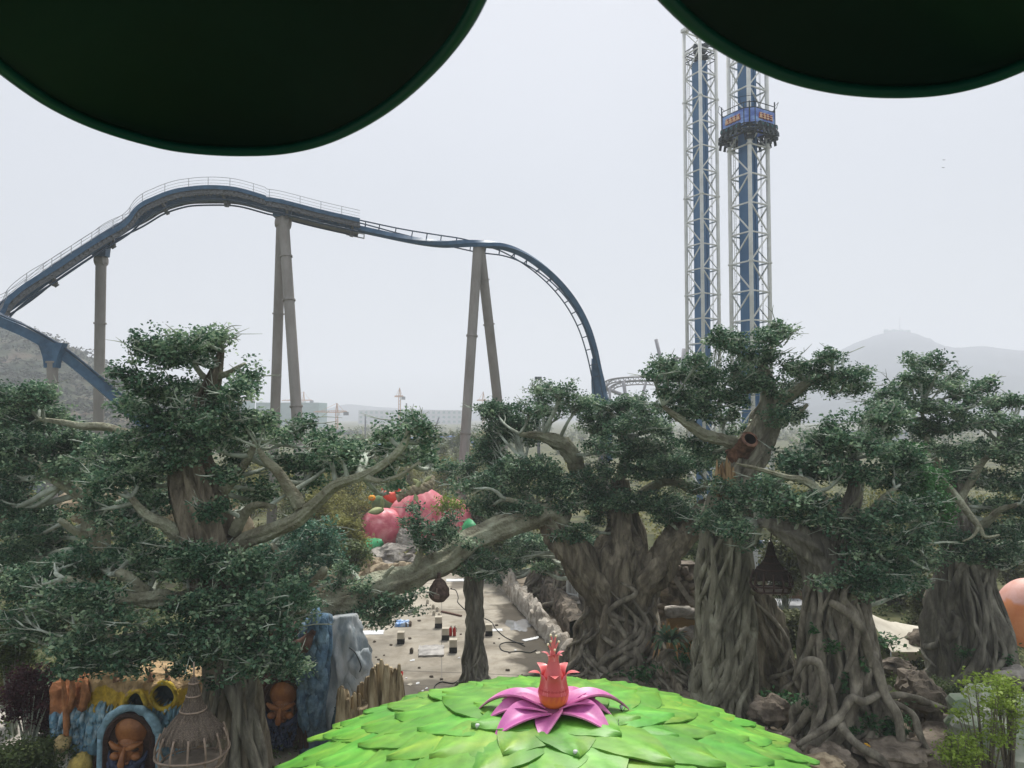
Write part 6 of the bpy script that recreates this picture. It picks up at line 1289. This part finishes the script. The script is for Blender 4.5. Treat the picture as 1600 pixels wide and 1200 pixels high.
for i in range(nz_):
    v = i/(nz_-1); row = []
    for j in range(nx_):
        x = X(92)+(X(318)-X(92))*j/(nx_-1); ztop = Zf(1056-10*math.sin((x/uf+800-90)/60)+6*mn.noise(Vector((x*3, 0, 2)))+(12 if x < X(150) else 0)); z = -.1+(ztop+.1)*v; row.append((x, yfc(x, z)+(.25*max(0, v-.93)/.07), z)); CC.append(wcol(x, z))
    G.append(row)
G = np.array(G); m = MB(); m.grid(G, colr=CC); b_ = G.copy(); b_[:, :, 1] = Yf+1.3
m.grid(b_[:, ::-1], colr=CC); m.grid([G[-1], b_[-1]], colr=CC[-nx_:]*2); m.grid([G[:, 0], b_[:, 0]], colr=[(.42, .17, .07)]*(2*nz_)); m.grid([b_[:, -1], G[:, -1]], colr=[(.3, .2, .1)]*(2*nz_)); m.build('wall_body', M_paint, t, usecol=True)
m = MB(); drips(m, X(98), X(150), Zf(1168), Zf(1112), yfc, 84, 3, lambda x, z: ((.21, .39, .51), (.40, .52, .58), (.16, .32, .45))[int(abs(x*37+z*19)) % 3], .8)
drips(m, X(150), X(185), Zf(1150), Zf(1100), yfc, 34, 4, lambda x, z: ((.21, .39, .51), (.36, .50, .56))[int(abs(x*37)) % 2], .8); drips(m, X(240), X(296), Zf(1160), Zf(1105), yfc, 46, 5, lambda x, z: (.22, .40, .52), .75); drips(m, X(152), X(300), Zf(1112), Zf(1098), yfc, 46, 6, lambda x, z: ((.60, .41, .06), (.3, .44, .5))[int(abs(x*31)) % 2], .5); m.build('blue_drips', M_paint, t, usecol=True)
m = MB(); rs = random.Random(9)
for a, b, r_ in (((98,1050),(102,1200),.15),((112,1054),(108,1112),.15),((132,1062),(128,1108),.2)):
    m.tube([at(*a, Yf-.3), at((a[0]+b[0])/2+4, (a[1]+b[1])/2, Yf-.45), at(*b, Yf-.3)], [r_*.6, r_*.85, r_*.7], n=16, seg=24, disp=flute(int(r_*90), 5, .3), colr=(.44, .19, .08))
m.build('orange_root', M_paint, t, usecol=True)
m = MB()
for px in (236, 262, 182): m.tube([at(px,1066,Yf-.15), at(px-1,1056,Yf-.1), at(px-3,1042,Yf-.1)], [.14, .09, .02], n=8, seg=8, colr=(.30, .17, .10))
m.build('spike', M_paint, t, usecol=True)
for k_, (hx, hz, ra, rb) in enumerate(HOL):
    yb = yfc(hx+ra*1.3, hz)-.02; ring = [(hx+ra*1.12*math.cos(a), yb-.05-.05*math.sin(a*3), hz+rb*1.12*math.sin(a)) for a in np.linspace(0, 6.2832, 41)]
    o = MB().tube(ring, [.085, .11, .08, .10, .085], n=12, cap=False, disp=lambda a, v, P: 1+.25*mn.noise(Vector(P)*5), colr=(.60, .43, .05)).build('hole_rim', M_paint, t, usecol=True)
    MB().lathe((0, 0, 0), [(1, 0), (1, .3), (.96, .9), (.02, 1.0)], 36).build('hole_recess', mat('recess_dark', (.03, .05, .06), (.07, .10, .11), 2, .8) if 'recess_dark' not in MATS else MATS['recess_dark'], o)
    rc_ = [x for x in col.objects if x.parent == o][-1]; V_ = [((v.co+origin(o))) for v in rc_.data.vertices]
    for v, q in zip(rc_.data.vertices, V_): v.co = Vector((hx+q[0]*ra*1.08, yb-.02+q[2]*.8, hz+q[1]*rb*1.08))-origin(o)
t = thing('cream_knob_rock', gnd(96, 1222), 'cream and yellow knobbly rock at the lower left foot of the fairy wall', 'rock'); m = MB()
for px, py, r_, c_ in ((97,1162,.3,(.5,.38,.18)),(96,1180,.32,(.62,.55,.42)),(104,1192,.3,(.5,.5,.45)),(128,1194,.4,(.55,.42,.12)),(122,1200,.4,(.5,.4,.14))): m.ell(at(px, py, 28.4), (r_, r_*.9, r_*1.1), 16, disp=rock_disp(px, .3), colr=c_)
m.build('rock_body', M_paint, t, usecol=True)
# two bearded face doors
M_copper = mat('door_copper', (.20, .07, .022), (.38, .155, .05), 2, .45, .15, 12, coat=.2, bdist=.01); M_frame = mat('door_frame_brown', (.035, .018, .014), (.075, .04, .03), 4, .6, .5, 20, (1, 1, 3)); M_beard = mat('beard_navy', (.015, .022, .05), (.04, .055, .11), 6, .6, .4, 20)
M_copperd = mat('door_copper_dark', (.08, .035, .016), (.15, .07, .03), 2, .5)
def face_door(px, ytop, ybot, wpx, Y, label, seed):
    u = pxm(Y); g = at(px, ybot, Y); cx, z0 = g[0], g[2]; w_ = wpx*u; h_ = (ybot-ytop)*u; rs = random.Random(seed); t = thing('face_door', (cx, Y, z0), label, 'door', 'bearded face doors'); r_ = w_/2
    def arch(q): return [(cx-r_*q, z0), (cx-r_*q, z0+h_-r_*1.15)]+[(cx-r_*q*math.cos(a), z0+h_-r_*1.15+r_*1.15*q*math.sin(a)) for a in np.linspace(.12, math.pi-.12, 20)]+[(cx+r_*q, z0+h_-r_*1.15), (cx+r_*q, z0)]
    ar_ = [(x, Y-.02, z) for x, z in arch(1.14)]; MB().tube(ar_, [.13, .17, .14, .18, .13], n=12, seg=70, disp=lambda a, v, P: 1+.3*mn.noise(Vector(P)*4), colr=(.27, .44, .54) if seed == 5 else (.10, .05, .04)).build('surround', M_paint, t, usecol=True)
    o_, i_ = arch(1), arch(.80); m = MB(); G = [[(x, Y+.25, z) for x, z in o_], [(x, Y-.16, z) for x, z in o_], [(x, Y-.24, z) for x, z in arch(.93)], [(x, Y-.12, z) for x, z in i_], [(x, Y+.2, z) for x, z in i_]]; m.grid(G); m.build('door_frame', M_frame, t, sharp=40)
    m = MB(); n_ = len(i_); m.add([(x, Y+.03, z) for x, z in i_], [tuple(range(n_))]); p = m.build('door_panel', M_frame, t, smooth=False)
    zc = z0+h_*.60; s = w_/1.62
    m = MB(); m.ell((cx, Y+.12, zc+.38*s), (.52*s, .34*s, .56*s), 26); m.ell((cx, Y-.02, zc-.2*s), (.42*s, .34*s, .5*s), 20); f = m.build('head', M_copper, t)
    m = MB()
    for sg in (-1, 1):
        m.tube([(cx+sg*.08*s, Y-.34*s, zc-.06*s), (cx+sg*.28*s, Y-.40*s, zc+.04*s), (cx+sg*.52*s, Y-.24*s, zc+.12*s)], [.07*s, .10*s, .05*s], n=10, seg=10)
        m.ell((cx+sg*.32*s, Y-.28*s, zc-.30*s), (.17*s, .14*s, .13*s), 14)
    m.tube([(cx, Y-.30*s, zc+.0*s), (cx, Y-.46*s, zc-.22*s), (cx, Y-.54*s, zc-.46*s), (cx, Y-.40*s, zc-.52*s)], [.06*s, .08*s, .12*s, .05*s], n=12, seg=12)
    for sg in (-1, 1): m.ell((cx+sg*.10*s, Y-.40*s, zc-.46*s), (.07*s, .07*s, .055*s), 10)
    m.build('brow_and_nose', M_copper, f)
    m = MB()
    for sg in (-1, 1): m.ell((cx+sg*.27*s, Y-.27*s, zc-.10*s), (.15*s, .08*s, .06*s), 12)
    m.ell((cx, Y-.30*s, zc-.68*s), (.17*s, .08*s, .05*s), 12); m.build('eye_socket', M_frame, f)
    m = MB()
    for i in range(130):
        v = rs.random(); a = rs.uniform(-1, 1); wd = (.62-.18*v)*s; z = zc-(.48+1.0*v)*s
        if abs(a)*wd < .18*s and v < .14: continue
        x = cx+a*wd; m.tube([(x, Y-.10*s-.22*s*(1-a*a), z+.09*s), (x+rs.uniform(-.06, .06), Y-.18*s-.22*s*(1-a*a), z), (x+rs.uniform(-.08, .08), Y-.12*s-.2*s*(1-a*a), z-.12*s)], [.03*s, .055*s, .01], n=7, seg=7)
    for sg in (-1, 1): m.tube([(cx, Y-.38*s, zc-.56*s), (cx+sg*.25*s, Y-.38*s, zc-.60*s), (cx+sg*.52*s, Y-.2*s, zc-.42*s), (cx+sg*.6*s, Y-.12*s, zc-.2*s)], [.05*s, .10*s, .08*s, .02], n=9, seg=14)
    m.build('beard', M_beard, t)
    m = MB()
    for i in range(12): a = math.pi*i/11; m.ell((cx-r_*.44*math.cos(a), Y-.30*s, zc+.14*s-.05*math.sin(a)), (.014,)*3, 6)
    m.build('stud', M_cane, p); return t
face_door(202, 1117, 1232, 78, 28.35, 'arched door with a bald bearded face, set in the blue part of the painted wall', 5)
face_door(441, 1060, 1167, 66, 31.3, 'arched door with a bald bearded face, right of the left tree trunk, near the blue drapery rock', 8)
# brown wall round the second door, blue hanging rock, grey rock pillar, splintered stump
t = thing('brown_wall', gnd(450, 1165), 'dark reddish-brown carved wall around the second bearded door', 'wall'); G = []
for i in range(40):
    v = i/39; row = []
    for j in range(60):
        x = (395+100*j/59-800)*pxm(31.6); z = v*at(800, 985, 31.6)[2]; dq = abs(x-(441-800)*pxm(31.5)) < 33*pxm(31.5) and z < at(800,1064,31.5)[2]
        row.append((x, 31.55-.4*mn.fractal(Vector((x, z*.5, 7)), 1, 2, 4)+(.5 if dq else 0), z))
    G.append(row)
G = np.array(G); b_ = G.copy(); b_[:, :, 1] = 33; m = MB(); m.grid(G); m.grid(b_[:, ::-1]); m.grid([G[-1], b_[-1]]); m.grid([b_[:, -1], G[:, -1]]); m.build('wall_body', mat('wall_redbrown', (.05, .028, .022), (.13, .075, .055), 2, .8, .8, 6), t)
m = MB(); rs = random.Random(3)
m.tube([at(418,1042,31), at(450,1020,30.6), at(475,1006,30.6), at(492,985,30.8)], [.2, .3, .3, .2], n=12, seg=20, disp=flute(3)); m.build('carved_root', MATS['wall_redbrown'], t)
t = thing('hanging_rock', gnd(500, 1150), 'blue rock drapery hanging beside the second bearded door', 'rock'); bl = lambda x, z: ((.10, .19, .28), (.19, .30, .38), (.07, .13, .20), (.14, .24, .32))[int(abs(x*23+z*17)) % 4]; u = pxm(31)
m = MB(); drips(m, (474-800)*u, (508-800)*u, at(0,1115,31)[2], at(0,985,31)[2], lambda x, z: 31+.2, 66, 5, bl, 1.9, .45); drips(m, (488-800)*u, (516-800)*u, at(0,1070,31)[2], at(0,965,31)[2], lambda x, z: 31.2, 40, 6, bl, 2.0, .4); m.build('drapery', M_paint, t, usecol=True)
m = MB(); m.tube([at(495,1172,31.9), at(496,1100,31.9), at(502,1020,32.0), at(508,960,32)], [.8, .7, .55, .3], n=20, seg=30, disp=flute(6), colr=(.13, .20, .26)); m.build('backing', M_paint, t, usecol=True)
t = thing('rock_pillar', gnd(540, 1150), 'tall pale blue-grey rock pillar with an orange streak, left of the plaza', 'rock'); m = MB()
M_gpil = mat('pillar_rock', (.20, .24, .26), (.46, .47, .46), 1.1, .8, .7, 5, (1, 1, .35), c3=(.34, .37, .38), bdist=.08)
m.tube([at(545,1150,32.5), at(545,1090,32.5), at(540,1030,32.6), at(536,990,32.7), at(534,962,32.8)], [1.2, 1.15, .95, .8, .7], n=44, seg=50, disp=flute(12, 6, .3)); m.build('rock_body', M_gpil, t)
m = MB(); m.tube([at(512,1140,31.8), at(513,1080,31.9), at(516,1020,32.1), at(520,975,32.3)], [.2, .2, .14, .05], n=14, seg=26, disp=flute(2, 4)); m.build('orange_streak', mat('streak_orange', (.26, .13, .04), (.38, .22, .09), 3, .8, .6, 9), t)
m = MB(); m.tube([at(524,1150,31.5), at(528,1100,31.6), at(536,1050,31.8)], [.25, .2, .05], n=12, seg=20, disp=flute(2, 4)); m.build('cleft_shade', mat('cleft_shade_teal', (.02, .05, .07), (.05, .09, .11), 3), t)  # raised dark strip, the shade of a cleft put into its colour
m = MB()
for px, py, r_ in ((562,1045,.5),(568,1060,.4),(555,1070,.55)): m.ell(at(px, py, 31.9), (r_, r_*.8, r_*1.5), 22, disp=rock_disp(px, .3))
m.build('side_rock', M_gpil, t)
MB().tube([at(546,1012,31.6), at(555,1020,31.3), at(564,1040,31.2), at(562,1050,31.2)], .025, n=5, seg=14).build('cable', M_wire, t)
t = thing('splintered_rock', gnd(580, 1165), 'tan splintered rock stump of upright slivers behind the left rim of the leaf roof', 'rock'); rs = random.Random(4)
M_spl = mat('splinter_tan', (.12, .085, .045), (.46, .38, .25), 3, .85, .8, 8, (1, 1, .18), c3=(.30, .235, .14), bdist=.05)
for i in range(46):
    x = 530+94*i/45; ph = abs((x-606)/30); top = 1058+(-20*math.exp(-ph*ph)+18*math.exp(-((x-565)/14)**2)+rs.uniform(-9, 12)); Y = 28.4+rs.uniform(0, 1.7)+(.6 if 555 < x < 580 else 0)
    if x < 560: top += 22
    b = at(x, 1190, Y); h = at(x+rs.uniform(-2, 2), top, Y); w_ = rs.uniform(.10, .2); m = MB(); m.tube([b, (b+h)/2+Vector((0, -.05, 0)), h+Vector((0, 0, -.15)), h], [w_*1.3, w_*1.15, w_*.7, .02], n=7, seg=16, disp=lambda a, v, P: 1+.22*math.sin(2*a+v*5)+.2*mn.noise(Vector(P)*2)); m.build('sliver', M_spl, t, sharp=30)
m = MB(); m.tube([at(577,1215,29.4), at(577,1150,29.4), at(575,1100,29.6), at(572,1088,29.6)], [1.15, 1.05, .9, .3], n=36, seg=24, disp=flute(6, 11, .35, .2)); m.build('core', M_spl, t)
# ------------------------------------------------------------------ haze
hz = MB(); hz.box((0, 1900, 143.5), (9000, 4900, 289))
m = bpy.data.materials.new('haze_air'); m.use_nodes = True; nt_ = m.node_tree; nt_.nodes.clear(); o_ = nd(nt_, 'ShaderNodeOutputMaterial'); pv = nd(nt_, 'ShaderNodeVolumePrincipled')
pv.inputs['Color'].default_value = (.885, .92, 1, 1); pv.inputs['Density'].default_value = .0006; pv.inputs['Anisotropy'].default_value = .1; nt_.links.new(pv.outputs[0], o_.inputs['Volume'])
o = hz.build('haze', m, smooth=False); tag(o, 'pale blue-grey air that fades the hills and skyline', 'haze', kind='stuff')
